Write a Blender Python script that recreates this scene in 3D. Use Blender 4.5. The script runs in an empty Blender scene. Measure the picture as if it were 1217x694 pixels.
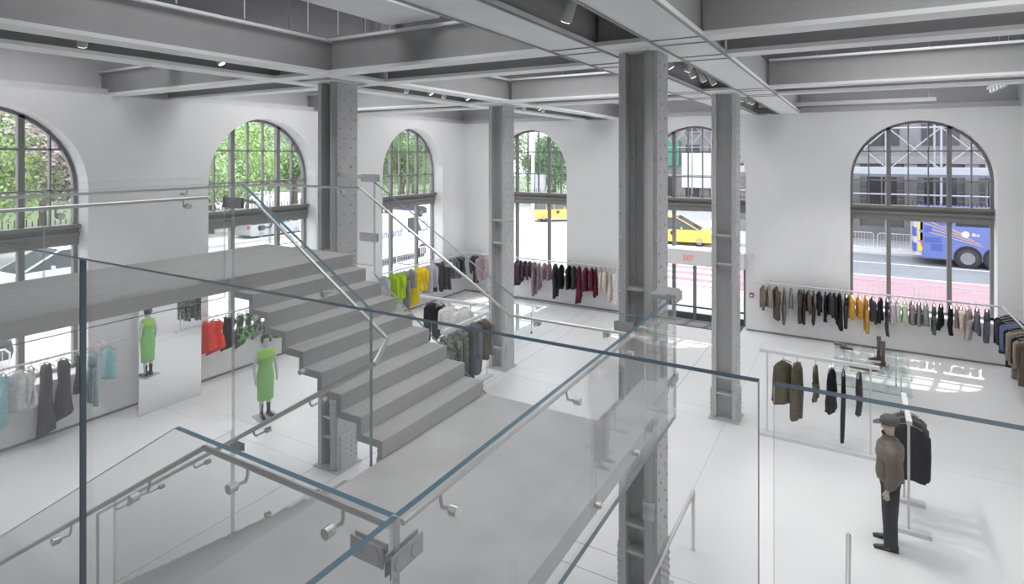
import bpy, bmesh, math, random
from mathutils import Vector, Matrix, noise
random.seed(7)
PI = math.pi
S = bpy.context.scene
COL = S.collection

# ---------------------------------------------------------------- camera
THETA = math.radians(30.27)
H = 5.6
cam_d = bpy.data.cameras.new('camera'); cam = bpy.data.objects.new('camera', cam_d); COL.objects.link(cam)
cam.location = (0, 0, H); cam.rotation_euler = (PI/2, 0, THETA)
cam_d.sensor_width = 36; cam_d.lens = 36*696.5/1217; cam_d.shift_y = -(347-184.5)/1217
cam_d.clip_start = 0.02; cam_d.clip_end = 500
S.camera = cam
S.view_settings.view_transform = 'Standard'; S.view_settings.look = 'None'
S.view_settings.gamma = 1; S.view_settings.use_curve_mapping = False
S.view_settings.exposure = -0.06
S.cycles.max_bounces = 14; S.cycles.diffuse_bounces = 6; S.cycles.glossy_bounces = 5
S.cycles.transparent_max_bounces = 40; S.cycles.transmission_bounces = 8
S.cycles.caustics_reflective = False; S.cycles.caustics_refractive = False
S.cycles.sample_clamp_indirect = 6

# ---------------------------------------------------------------- sky and sun
W = bpy.data.worlds.new('sky'); S.world = W; W.use_nodes = True
bg = W.node_tree.nodes['Background']; bg.inputs[0].default_value = (0.90, 0.94, 1.0, 1); bg.inputs[1].default_value = 4.0
sun_d = bpy.data.lights.new('sun', 'SUN'); sun_d.energy = 4.0; sun_d.angle = 0.01; sun_d.color = (1, 0.96, 0.9)
sun = bpy.data.objects.new('sun', sun_d); COL.objects.link(sun)
sdir = Vector((0.12, 0.58, 1.05)).normalized()          # towards the sun: high, beyond the far street
sun.rotation_euler = sdir.to_track_quat('Z', 'Y').to_euler()

def area(name, loc, sx, sy, e, col=(0.985, 0.985, 1.0), rot=(0, 0, 0)):
    d = bpy.data.lights.new(name, 'AREA'); d.shape = 'RECTANGLE'; d.size = sx; d.size_y = sy; d.energy = e; d.color = col; d.spread = math.radians(150)
    o = bpy.data.objects.new(name, d); COL.objects.link(o); o.location = loc; o.rotation_euler = rot
    return o
# added fill lights, one high in each coffer, hidden from view by the beams
FILL = 112
COFFERS = [(-11.6, 4.2), (-11.6, 10.3), (-11.6, 16.6), (-5.2, 4.2), (-5.2, 10.3), (-5.2, 16.6),
           (1.1, 4.2), (1.1, 10.3), (1.1, 16.6)]
for cx, cy in COFFERS:
    area('coffer_fill', (cx, cy, 8.42), 2.8, 3.6, FILL)
area('coffer_fill', (-3.5, -3.0, 8.42), 6, 4, FILL*2.6)  # added fill behind the camera, brightening what the glass reflects

# ---------------------------------------------------------------- materials
MAT = {}
def mat(name, col, rough=0.6, metal=0.0, nz=0.0, scale=6.0, bump=0.0, spec=0.5, emit=0.0, stretch=None):
    if name in MAT: return MAT[name]
    m = bpy.data.materials.new(name); m.use_nodes = True
    nt = m.node_tree; b = nt.nodes['Principled BSDF']
    b.inputs['Base Color'].default_value = (*col, 1); b.inputs['Roughness'].default_value = rough
    b.inputs['Metallic'].default_value = metal; b.inputs['Specular IOR Level'].default_value = spec
    if emit:
        b.inputs['Emission Color'].default_value = (*col, 1); b.inputs['Emission Strength'].default_value = emit
    if nz or bump:
        tc = nt.nodes.new('ShaderNodeTexCoord'); n = nt.nodes.new('ShaderNodeTexNoise')
        n.inputs['Scale'].default_value = scale; n.inputs['Detail'].default_value = 5
        if stretch:
            mp = nt.nodes.new('ShaderNodeMapping'); mp.inputs['Scale'].default_value = stretch
            nt.links.new(tc.outputs['Object'], mp.inputs[0]); nt.links.new(mp.outputs[0], n.inputs['Vector'])
        else:
            nt.links.new(tc.outputs['Object'], n.inputs['Vector'])
        if nz:
            r = nt.nodes.new('ShaderNodeValToRGB')
            r.color_ramp.elements[0].position = 0.3; r.color_ramp.elements[1].position = 0.7
            r.color_ramp.elements[0].color = (*[max(0, c*(1-nz)) for c in col], 1)
            r.color_ramp.elements[1].color = (*[min(1, c*(1+nz)) for c in col], 1)
            nt.links.new(n.outputs['Fac'], r.inputs[0]); nt.links.new(r.outputs[0], b.inputs['Base Color'])
        if bump:
            bp = nt.nodes.new('ShaderNodeBump'); bp.inputs['Strength'].default_value = bump; bp.inputs['Distance'].default_value = 0.01
            nt.links.new(n.outputs['Fac'], bp.inputs['Height']); nt.links.new(bp.outputs[0], b.inputs['Normal'])
    MAT[name] = m
    return m
def glassmat(name, tint, refl=1.0, ior=1.5):
    m = bpy.data.materials.new(name); m.use_nodes = True; nt = m.node_tree; nt.nodes.clear()
    out = nt.nodes.new('ShaderNodeOutputMaterial'); mx = nt.nodes.new('ShaderNodeMixShader')
    tr = nt.nodes.new('ShaderNodeBsdfTransparent'); tr.inputs[0].default_value = (*tint, 1)
    gl = nt.nodes.new('ShaderNodeBsdfGlossy'); gl.inputs['Roughness'].default_value = 0.0
    lw = nt.nodes.new('ShaderNodeLayerWeight'); lw.inputs[0].default_value = 0.5       # facing = 1 - cos: thin-sheet reflectance
    pw = nt.nodes.new('ShaderNodeMath'); pw.operation = 'POWER'; pw.inputs[1].default_value = 5
    mu = nt.nodes.new('ShaderNodeMath'); mu.operation = 'MULTIPLY_ADD'; mu.inputs[1].default_value = refl*0.96; mu.inputs[2].default_value = refl*0.04
    nt.links.new(lw.outputs['Facing'], pw.inputs[0]); nt.links.new(pw.outputs[0], mu.inputs[0]); nt.links.new(mu.outputs[0], mx.inputs[0])
    nt.links.new(tr.outputs[0], mx.inputs[1]); nt.links.new(gl.outputs[0], mx.inputs[2]); nt.links.new(mx.outputs[0], out.inputs[0])
    MAT[name] = m; return m
glassmat('rail_glass', (0.98, 0.985, 0.985), 0.95)
glassmat('window_glass', (0.97, 0.98, 0.985), 0.5)
glassmat('table_glass', (0.93, 0.965, 0.96), 1.2)
mat('glass_edge', (0.10, 0.21, 0.28), 0.3)
def edgemat(name, col, clear):
    m = bpy.data.materials.new(name); m.use_nodes = True; nt = m.node_tree; b = nt.nodes['Principled BSDF']
    b.inputs['Base Color'].default_value = (*col, 1); b.inputs['Roughness'].default_value = 0.2; b.inputs['Alpha'].default_value = 1-clear; MAT[name] = m
edgemat('glass_edge_pale', (0.80, 0.84, 0.86), 0.5)
mat('glass_edge_mid', (0.20, 0.28, 0.32), 0.25)
mat('glass_edge_front', (0.055, 0.115, 0.165), 0.3)
mat('wall_white', (0.83, 0.83, 0.835), 0.75, nz=0.012, scale=1.3)
mat('floor_white', (0.84, 0.84, 0.84), 0.38, nz=0.03, scale=0.8, bump=0.02)
mat('joint', (0.42, 0.42, 0.43), 0.7)
mat('joint_pale', (0.62, 0.62, 0.62), 0.7)
mat('concrete', (0.62, 0.615, 0.61), 0.7, nz=0.08, scale=2.5, bump=0.08)
mat('concrete_tread', (0.53, 0.525, 0.52), 0.7, nz=0.07, scale=3, bump=0.06, stretch=(4, 0.6, 4))
mat('steel_paint', (0.53, 0.53, 0.53), 0.5, nz=0.04, scale=3)
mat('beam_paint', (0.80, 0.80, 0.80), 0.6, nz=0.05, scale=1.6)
mat('beam_web', (0.35, 0.35, 0.35), 0.7, nz=0.06, scale=1.2)  # darker copy of the beam paint, standing in for shade on the webs
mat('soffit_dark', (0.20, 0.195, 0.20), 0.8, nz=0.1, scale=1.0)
mat('stainless', (0.74, 0.73, 0.72), 0.36, metal=1.0)
mat('frame_grey', (0.23, 0.225, 0.22), 0.45)
mat('rail_white', (0.72, 0.72, 0.72), 0.4)
mat('white_paint', (0.86, 0.86, 0.86), 0.45)
mat('mirror', (0.9, 0.91, 0.91), 0.02, metal=1.0)
mat('black_paint', (0.02, 0.02, 0.022), 0.4)
mat('dark_metal', (0.09, 0.09, 0.095), 0.4)

# ---------------------------------------------------------------- object helpers
class MB:
    def __init__(s): s.v = []; s.f = []; s.m = []
    def poly(s, pts, mi=0):
        n = len(s.v); s.v += [tuple(p) for p in pts]; s.f.append(tuple(range(n, n+len(pts)))); s.m.append(mi)
    def box(s, x0, x1, y0, y1, z0, z1, mi=0):
        n = len(s.v)
        s.v += [(x, y, z) for z in (z0, z1) for y in (y0, y1) for x in (x0, x1)]
        for f in ((0,2,3,1), (4,5,7,6), (0,1,5,4), (2,6,7,3), (0,4,6,2), (1,3,7,5)):
            s.f.append(tuple(n+i for i in f)); s.m.append(mi)
        return s
    def obox(s, c, size, M=None, mi=0):
        n0 = len(s.v); a, b, d = size[0]/2, size[1]/2, size[2]/2
        s.box(-a, a, -b, b, -d, d, mi); c = Vector(c)
        for i in range(n0, len(s.v)):
            p = Vector(s.v[i]); p = (M @ p if M is not None else p) + c; s.v[i] = tuple(p)
        return s
    def bar(s, p, q, w, h=None, mi=0):
        p, q = Vector(p), Vector(q); d = q-p; h = h or w
        M = d.to_track_quat('X', 'Z').to_matrix()
        return s.obox((p+q)/2, (d.length, w, h), M, mi)
    def prism(s, pts, off, mi=0, side=None, vert=None):
        """closed polygon pts (3d) pushed by off; caps mi, sides side"""
        off = Vector(off); n = len(s.v); k = len(pts); side = mi if side is None else side
        s.v += [tuple(Vector(p)) for p in pts] + [tuple(Vector(p)+off) for p in pts]
        s.f.append(tuple(range(n, n+k))[::-1]); s.m.append(mi)
        s.f.append(tuple(range(n+k, n+2*k))); s.m.append(mi)
        for i in range(k):
            j = (i+1) % k; s.f.append((n+i, n+j, n+k+j, n+k+i))
            d = Vector(pts[j])-Vector(pts[i]); upright = vert is not None and abs(d.z) > 0.95*d.length
            s.m.append(vert if upright else side)
        return s
    def rings(s, rings, cap=True, mi=0):
        n = len(s.v); k = len(rings[0])
        for r in rings: s.v += [tuple(p) for p in r]
        for a in range(len(rings)-1):
            for i in range(k):
                j = (i+1) % k
                s.f.append((n+a*k+i, n+a*k+j, n+(a+1)*k+j, n+(a+1)*k+i)); s.m.append(mi)
        if cap:
            s.f.append(tuple(range(n, n+k))[::-1]); s.m.append(mi)
            e = n+(len(rings)-1)*k; s.f.append(tuple(range(e, e+k))); s.m.append(mi)
        return s
    def tube(s, pts, r, n=8, mi=0, cap=True):
        pts = [Vector(p) for p in pts]; rr = r if isinstance(r, (list, tuple)) else [r]*len(pts)
        rings = []
        for i, p in enumerate(pts):
            a = (p-pts[i-1]).normalized() if i else None
            b = (pts[i+1]-p).normalized() if i < len(pts)-1 else None
            d = (a+b).normalized() if a and b else (a or b)
            k = 1.0
            if a and b: k = 1/max(0.5, a.dot(d))
            up = Vector((0, 0, 1)) if abs(d.z) < 0.9 else Vector((0, 1, 0))
            if i == 0: x = d.cross(up).normalized()
            else: x = (x - d*x.dot(d)).normalized()
            y = d.cross(x)
            rings.append([p+(x*math.cos(2*PI*j/n)+y*math.sin(2*PI*j/n))*rr[i]*k for j in range(n)])
        return s.rings(rings, cap, mi)
    def cyl(s, p, q, r, n=12, mi=0): return s.tube([p, q], r, n, mi)
    def lathe(s, prof, n=16, c=(0,0,0), mi=0):
        c = Vector(c)
        return s.rings([[c+Vector((r*math.cos(2*PI*j/n), r*math.sin(2*PI*j/n), z)) for j in range(n)] for r, z in prof], True, mi)
    def mesh(s, name, mats, smooth=False):
        me = bpy.data.meshes.new(name); me.from_pydata(s.v, [], s.f)
        for m in (mats if isinstance(mats, (list, tuple)) else [mats]): me.materials.append(MAT[m] if isinstance(m, str) else m)
        me.polygons.foreach_set('material_index', s.m)
        if smooth: me.polygons.foreach_set('use_smooth', [True]*len(s.f))
        bm = bmesh.new(); bm.from_mesh(me); bmesh.ops.recalc_face_normals(bm, faces=bm.faces); bm.to_mesh(me); bm.free()
        me.update(); return me
    def build(s, name, mats, parent=None, smooth=False, bevel=0):
        o = bpy.data.objects.new(name, s.mesh(name, mats, smooth)); COL.objects.link(o)
        if parent: o.parent = parent
        if bevel:
            b = o.modifiers.new('b', 'BEVEL'); b.width = bevel; b.segments = 2; b.limit_method = 'ANGLE'
        return o
LABELS = {}
def tag(o, label, cat, group=None):
    if label in LABELS: print('DUPLICATE LABEL', label)
    LABELS[label] = 1
    o['label'] = label; o['category'] = cat
    if group: o['group'] = group
    return o
def empty(name, loc, label, cat, group=None, rz=0, rot=None):
    o = bpy.data.objects.new(name, None); COL.objects.link(o); o.location = loc
    o.rotation_euler = rot or (0, 0, rz); o.empty_display_size = 0.1
    return tag(o, label, cat, group)
def struct(o):
    o['kind'] = 'structure'; return o
def link(name, me, parent=None, loc=None, rot=None):
    o = bpy.data.objects.new(name, me); COL.objects.link(o)
    if parent: o.parent = parent
    if loc is not None: o.location = loc
    if rot is not None: o.rotation_euler = rot
    return o
def text_mesh(txt, size, depth, m, shear=0.0, align='CENTER'):
    c = bpy.data.curves.new('t', 'FONT'); c.body = txt; c.size = size; c.extrude = depth; c.align_x = align; c.align_y = 'CENTER'; c.shear = shear
    o = bpy.data.objects.new('t', c); COL.objects.link(o); bpy.context.view_layer.update()
    me = bpy.data.meshes.new_from_object(o.evaluated_get(bpy.context.evaluated_depsgraph_get()))
    bpy.data.objects.remove(o); me.materials.clear(); me.materials.append(MAT[m]); me.name = 'lettering'; return me
ORD = ['first','second','third','fourth','fifth','sixth','seventh','eighth','ninth','tenth','eleventh','twelfth','thirteenth','fourteenth','fifteenth','sixteenth','seventeenth','eighteenth','nineteenth','twentieth','twenty-first','twenty-second','twenty-third','twenty-fourth','twenty-fifth','twenty-sixth','twenty-seventh','twenty-eighth','twenty-ninth','thirtieth','thirty-first','thirty-second','thirty-third','thirty-fourth','thirty-fifth','thirty-sixth','thirty-seventh']

# ================================================================ THE ROOM
XW, YW, XR, YB, ZT, ZC = -13.9, 20.0, 3.8, -9.0, 6.9, 8.5     # left wall, far wall, right wall, back wall, wall top, ceiling
fl = struct(MB().box(XW-0.6, XR+0.2, YB, YW+0.6, -0.2, 0).build('floor', 'floor_white'))
def joint(x0, x1, y0, y1, mt='joint'): MB().box(x0, x1, y0, y1, -0.003, 0.0015).build('joint_line', mt, fl)
for x in (-8.36, -7.8, -3.68): joint(x-0.006, x+0.006, -2, YW)
joint(-2.335, -2.325, 7.8, 19, 'joint_pale')
for y in (7.34, 7.81): joint(-4.5, -2.33, y-0.006, y+0.006); joint(XW, -4.5, y-0.004, y+0.004, 'joint_pale'); joint(-2.33, XR, y-0.006, y+0.006, 'joint_pale')
for y in (12.9, 13.45): joint(XW, XR, y-0.004, y+0.004, 'joint_pale')
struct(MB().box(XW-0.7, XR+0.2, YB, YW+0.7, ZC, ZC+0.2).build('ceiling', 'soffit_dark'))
struct(MB().box(XR, XR+0.2, YB, YW+0.6, 0, ZC).build('wall_right', 'wall_white'))
struct(MB().box(XW-0.6, XR+0.2, YB-0.2, YB, 0, ZC).build('wall_back', 'wall_white'))

SP, R, SILL, TH = 4.9, 1.7, 1.08, 0.62       # spring height, half width, sill, wall thickness
def wall_arched(name, P, s0, s1, openings):
    """P(s,d,z) to world; openings = [(centre, sill)]"""
    m = MB(); N = 20
    def quad(a, b, c, d): m.poly([P(*a), P(*b), P(*c), P(*d)])
    for d in (0, TH):
        s = s0
        for c, zs in openings:
            quad((s, d, 0), (c-R, d, 0), (c-R, d, ZT), (s, d, ZT)); s = c+R
            if zs > 0: quad((c-R, d, 0), (c+R, d, 0), (c+R, d, zs), (c-R, d, zs))
            for i in range(N):
                a0, a1 = PI-PI*i/N, PI-PI*(i+1)/N
                sa, sb = c+R*math.cos(a0), c+R*math.cos(a1); za, zb = SP+R*math.sin(a0), SP+R*math.sin(a1)
                quad((sa, d, za), (sb, d, zb), (sb, d, ZT), (sa, d, ZT))
        quad((s, d, 0), (s1, d, 0), (s1, d, ZT), (s, d, ZT))
    for c, zs in openings:
        quad((c-R, 0, zs), (c-R, TH, zs), (c-R, TH, SP), (c-R, 0, SP)); quad((c+R, 0, zs), (c+R, TH, zs), (c+R, TH, SP), (c+R, 0, SP))
        if zs > 0: quad((c-R, 0, zs), (c+R, 0, zs), (c+R, TH, zs), (c-R, TH, zs))
        for i in range(N):
            a0, a1 = PI-PI*i/N, PI-PI*(i+1)/N
            sa, sb = c+R*math.cos(a0), c+R*math.cos(a1); za, zb = SP+R*math.sin(a0), SP+R*math.sin(a1)
            quad((sa, 0, za), (sb, 0, zb), (sb, TH, zb), (sa, TH, za))
    quad((s0, 0, ZT), (s1, 0, ZT), (s1, TH, ZT), (s0, TH, ZT))
    o = m.build(name, 'wall_white'); struct(o)
    # set-back upper wall with its gas-pipe-like ledge
    u = MB()
    u.poly([P(s0, TH-0.05, ZT), P(s1, TH-0.05, ZT), P(s1, TH-0.05, ZC), P(s0, TH-0.05, ZC)])
    u.build('upper_wall', 'wall_white', o)
    led = MB(); led.prism([P(s0, TH-0.35, ZT+0.001), P(s1, TH-0.35, ZT+0.001), P(s1, TH-0.05, ZT+0.001), P(s0, TH-0.05, ZT+0.001)], (0, 0, 0.16))
    led.build('ledge', 'beam_paint', o)
    return o
PL = lambda s, d, z: (XW-d, s, z)
PF = lambda s, d, z: (s, YW+d, z)
WL = [(4.45, SILL), (10.5, SILL), (16.75, SILL)]
WF = [(-11.0, SILL), (-4.7, 0.0), (1.6, SILL)]
wl = wall_arched('wall_left', PL, YB, YW+TH, WL)
wf = wall_arched('wall_far', PF, XW-TH, XR, WF)
# shadow-gap baseboards
o = struct(MB().box(XW, XW+0.012, YB, YW, 0, 0.05).build('baseboard_left', 'frame_grey'))
b = MB(); b.box(XW, -6.45, YW-0.012, YW, 0, 0.05); b.build('baseboard_far', 'frame_grey'); struct(bpy.data.objects['baseboard_far'])
b = MB(); b.box(-2.95, XR, YW-0.012, YW, 0, 0.05); struct(b.build('baseboard_far', 'frame_grey'))

def window(n, P, c, zs, door=False):
    D0, D1 = 0.46, 0.58     # frame plane depth
    def bx(m, s0, s1, z0, z1, d0=D0, d1=D1):
        a = P(s0, d0, z0); q = P(s1, d1, z1)
        m.box(min(a[0], q[0]), max(a[0], q[0]), min(a[1], q[1]), max(a[1], q[1]), z0, z1)
    root = bpy.data.objects.new('window_%d' % n, None); COL.objects.link(root); struct(root); root.empty_display_size = 0.1
    base = P(c, D0, zs); root.location = base
    def add(m, name, mt, par=root):
        for i, v in enumerate(m.v): m.v[i] = (v[0]-base[0], v[1]-base[1], v[2]-base[2])
        return m.build(name, mt, par)
    # outer frame following the arch
    m = MB(); N = 24; w = 0.075
    o_pts = [(c-R, zs)] + [(c+R*math.cos(PI-PI*i/N), SP+R*math.sin(PI-PI*i/N)) for i in range(N+1)] + [(c+R, zs)]
    i_pts = [(c-R+w, zs)] + [(c+(R-w)*math.cos(PI-PI*i/N), SP+(R-w)*math.sin(PI-PI*i/N)) for i in range(N+1)] + [(c+R-w, zs)]
    for k in range(len(o_pts)-1):
        a, b_, c_, d_ = o_pts[k], o_pts[k+1], i_pts[k+1], i_pts[k]
        m.poly([P(a[0], D0, a[1]), P(b_[0], D0, b_[1]), P(c_[0], D0, c_[1]), P(d_[0], D0, d_[1])])
        m.poly([P(d_[0], D0, d_[1]), P(c_[0], D0, c_[1]), P(c_[0], D1, c_[1]), P(d_[0], D1, d_[1])])
    add(m, 'frame', 'frame_grey')
    # transom: deep moulded band between the arch lights and the shop window
    m = MB(); bx(m, c-R, c+R, 3.70, 4.12, D0-0.06, D1); bx(m, c-R, c+R, 4.06, 4.14, D0-0.16, D1); bx(m, c-R, c+R, 3.88, 3.96, D0-0.1, D1)
    add(m, 'transom', 'frame_grey')
    # two heavy mullions
    for q in (-0.72, 0.72):
        m = MB(); zt = SP+math.sqrt(R*R-q*q)-0.03
        bx(m, c+q-0.055, c+q+0.055, zs, zt); add(m, 'mullion', 'frame_grey')
    # glazing bars of the arch
    for q in (-1.22, -0.24, 0.24, 1.22):
        m = MB(); zt = SP+math.sqrt(R*R-q*q)-0.03
        bx(m, c+q-0.016, c+q+0.016, 4.14, zt, D0+0.03, D1); add(m, 'glazing_bar', 'frame_grey')
    for z in (4.86, 5.72):
        hw = R if z < SP else math.sqrt(R*R-(z-SP)**2)
        m = MB(); bx(m, c-hw+0.02, c+hw-0.02, z-0.02, z+0.02, D0+0.03, D1); add(m, 'glazing_bar', 'frame_grey')
    if not door:
        m = MB(); bx(m, c-R, c+R, zs, zs+0.07); add(m, 'bottom_rail', 'frame_grey')
    # panes, one per light
    xs = [-R+w, -1.22, -0.72, -0.24, 0.24, 0.72, 1.22, R-w]; zsn = [4.14, 4.86, 5.72, 6.62]
    for i in range(7):
        for k in range(3):
            x0, x1 = xs[i], xs[i+1]; z0 = zsn[k]
            def top(x): return min(zsn[k+1], SP+math.sqrt(max(0, (R-0.03)**2-x*x)))
            if max(top(x0), top(x1)) <= z0+0.02: continue
            pts = [(x0, z0), (x1, z0)] + [(x1+(x0-x1)*j/6, max(z0, top(x1+(x0-x1)*j/6))) for j in range(7)]
            m = MB(); m.poly([P(c+x, D0+0.07, z) for x, z in pts]); add(m, 'pane', 'window_glass')
    zb = 2.62 if door else zs
    for x0, x1 in ((-R+w, -0.72), (-0.72, 0.72), (0.72, R-w)):
        m = MB(); m.poly([P(c+x0, D0+0.07, zb), P(c+x1, D0+0.07, zb), P(c+x1, D0+0.07, 3.7), P(c+x0, D0+0.07, 3.7)]); add(m, 'pane', 'window_glass')
    # bird spikes on the transom
    m = MB()
    for i in range(34):
        s = c-R+0.1+i*0.0985; m.bar(P(s, D1+0.05, 4.14), P(s, D1+0.05, 4.14+0.10+0.05*(i % 2)), 0.016)
    add(m, 'spikes', 'dark_metal')['kind'] = 'stuff'
    return root
n = 1
for c, zs in WL: window(n, PL, c, zs); n += 1
for k, (c, zs) in enumerate(WF): window(n, PF, c, zs, door=(k == 1)); n += 1

# ---------------------------------------------------------------- entrance door under the middle far arch
dr = bpy.data.objects.new('door_1', None); COL.objects.link(dr); struct(dr); dr.location = (-4.7, YW+0.3, 0)
def dpart(m, name, mt, par=dr):
    for i, v in enumerate(m.v): m.v[i] = (v[0]+4.7, v[1]-YW-0.3, v[2])
    return m.build(name, mt, par)
for x in (-6.36, -4.74, -3.12):
    m = MB(); m.box(x, x+0.10, YW+0.36, YW+0.46, 0, 1.97); dpart(m, 'door_stile', 'frame_grey')
for x0, x1 in ((-6.26, -4.74), (-4.64, -3.12)):
    m = MB(); m.box(x0, x1, YW+0.37, YW+0.45, 0, 0.22); dpart(m, 'bottom_rail', 'dark_metal')
    m = MB(); m.box(x0, x1, YW+0.37, YW+0.45, 1.89, 1.97); dpart(m, 'top_rail', 'frame_grey')
    m = MB(); m.box(x0, x1, YW+0.30, YW+0.36, 0.42, 0.47); dpart(m, 'push_bar', 'dark_metal')
    m = MB(); m.poly([(x0, YW+0.41, 0.22), (x1, YW+0.41, 0.22), (x1, YW+0.41, 1.89), (x0, YW+0.41, 1.89)]); dpart(m, 'door_pane', 'window_glass')
struct(MB().box(-6.4, -3.0, YW-0.35, YW+0.62, 1.97, 2.46).build('trim_1', 'white_paint'))
mat('exit_red', (0.80, 0.22, 0.20), 0.4, emit=0.35)
mat('mat_grey', (0.13, 0.13, 0.14), 0.9, nz=0.2, scale=40)
o = link('exit_sign', text_mesh('EXIT', 0.27, 0.006, 'exit_red'), None, (-4.72, YW-0.362, 2.20), (PI/2, 0, 0)); o.scale = (0.62, 1, 1); tag(o, 'red lit exit letters on the white header above the doors', 'exit sign')
tag(MB().box(-6.3, -3.1, YW-0.55, YW+0.3, 0.0, 0.012).build('door_mat', 'mat_grey'), 'dark grey mat on the floor inside the glass entrance doors', 'door mat')
# small wall boxes right of the door
mat('alarm_red', (0.35, 0.10, 0.09), 0.5)
def wallbox(name, x, z, w, h, mt, label, cat):
    e = empty(name, (x, YW, z), label, cat)
    MB().box(-w/2, w/2, -0.04, 0, -h/2, h/2).build('case', mt, e); MB().box(-w*0.3, w*0.3, -0.05, -0.04, -h*0.3, h*0.1).build('face', 'white_paint', e)
wallbox('fire_alarm', -2.82, 1.15, 0.12, 0.14, 'alarm_red', 'small red fire alarm pull box on white wall beside the doors', 'fire alarm')
wallbox('wall_switch', -2.80, 2.36, 0.10, 0.18, 'rail_white', 'small pale control box on white wall above the red alarm', 'switch')

# ---------------------------------------------------------------- riveted steel columns
CW, CD = 0.50, 0.47
def column_meshes():
    a = MB()                                     # web and channel sides seen in the recess
    a.box(-0.18, 0.18, -0.03, 0.03, 0, ZT+0.05)
    a.build
    out = {'web': a.mesh('web', 'steel_paint')}
    f = MB(); f.box(-0.045, 0.045, -CD/2, CD/2, 0, ZT+0.05); out['flange'] = f.mesh('flange', 'steel_paint')
    ang = MB()
    for sx in (-1, 1):
        for sy in (-1, 1):
            ang.box(min(sx*0.205, sx*0.09), max(sx*0.205, sx*0.09), min(sy*0.03, sy*0.05), max(sy*0.03, sy*0.05), 0, ZT)
            ang.box(min(sx*0.205, sx*0.185), max(sx*0.205, sx*0.185), min(sy*0.05, sy*0.17), max(sy*0.05, sy*0.17), 0, ZT)
    out['angle'] = ang.mesh('angle', 'steel_paint')
    rv = MB()
    def rivet(p, d):
        p, d = Vector(p), Vector(d)
        up = Vector((0, 0, 1)); x = d.cross(up); r = 0.021
        rv.rings([[p+(x*math.cos(2*PI*j/6)+up*math.sin(2*PI*j/6))*rr+d*h for j in range(6)] for rr, h in ((r, 0), (r*0.85, 0.013), (r*0.3, 0.020))])
    z = 0.12; i = 0
    while z < ZT-0.1:
        for sx in (-1, 1):
            ys = (-0.17, 0.08) if i % 2 else (-0.08, 0.17)
            for y in ys: rivet((sx*CW/2, y, z), (sx, 0, 0))
            for sy in (-1, 1):
                rivet((sx*0.14, sy*0.05, z), (0, sy, 0))
                if i % 2 == 0: rivet((sx*0.228, sy*CD/2, z), (0, sy, 0))
        z += 0.17; i += 1
    for k in range(5):                           # dense splice rows near the foot and half way up
        for zz in (0.2+0.09*k, 3.5+0.09*k):
            for sx in (-1, 1):
                for y in (-0.17, -0.06, 0.06, 0.17): rivet((sx*(CW/2+(0.027 if zz < 0.65 else 0)), y, zz), (sx, 0, 0))
    out['rivets'] = rv.mesh('rivets', 'steel_paint')
    st = MB(); st.box(-0.205, 0.205, -0.2, -0.03, -0.02, 0.02); st.box(-0.205, 0.205, -0.07, -0.03, -0.10, -0.02); out['stiffener'] = st.mesh('stiffener', 'steel_paint')
    bp = MB(); bp.box(-0.31, 0.31, -0.29, 0.29, 0, 0.03); out['base_plate'] = bp.mesh('base_plate', 'steel_paint')
    hd = MB(); hd.box(-0.33, 0.33, -0.48, 0.45, ZT, ZT+0.05); out['head_plate'] = hd.mesh('head_plate', 'beam_paint')
    sp = MB(); sp.box(-0.015, 0.015, -0.2, 0.2, 0, 0.62); out['splice_plate'] = sp.mesh('splice_plate', 'steel_paint')
    return out
CM = column_meshes()
COLS = [(-8.1, 7.6, 'grey riveted steel column rising behind the concrete stair flight', True),
        (-8.07, 13.27, 'slender grey riveted steel column between stair foot and far clothes rail', False),
        (-2.35, 7.4, 'nearest grey riveted steel column with a drainpipe at its corner', True),
        (-2.37, 13.15, 'grey riveted steel column standing right of the exit doors', False)]
for x, y, lab, pipe in COLS:
    e = empty('steel_column', (x, y, 0), lab, 'column', 'riveted columns')
    link('web', CM['web'], e); link('angle', CM['angle'], e)
    for sx in (-1, 1): link('flange', CM['flange'], e, (sx*(CW/2-0.045), 0, 0))
    r = link('rivets', CM['rivets'], e); r['kind'] = 'stuff'
    for z in (0.55, 0.9, 3.3, 3.9): link('stiffener', CM['stiffener'], e, (0, 0, z))
    link('base_plate', CM['base_plate'], e); link('head_plate', CM['head_plate'], e)
    for sx in (-1, 1): link('splice_plate', CM['splice_plate'], e, (sx*(CW/2+0.012), 0, 0.03))
    if pipe:
        m = MB(); m.cyl((0.14, -0.225, 0.0), (0.14, -0.225, ZT), 0.062, 14); p = m.build('drainpipe', 'steel_paint', e, True)
        m = MB(); m.lathe([(0.062, 0), (0.078, 0.01), (0.078, 0.06), (0.072, 0.07), (0.072, 0.16), (0.080, 0.17), (0.080, 0.23), (0.062, 0.24)], 16, (0.14, -0.225, 1.05)); m.build('coupling', 'steel_paint', p, True)

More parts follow.
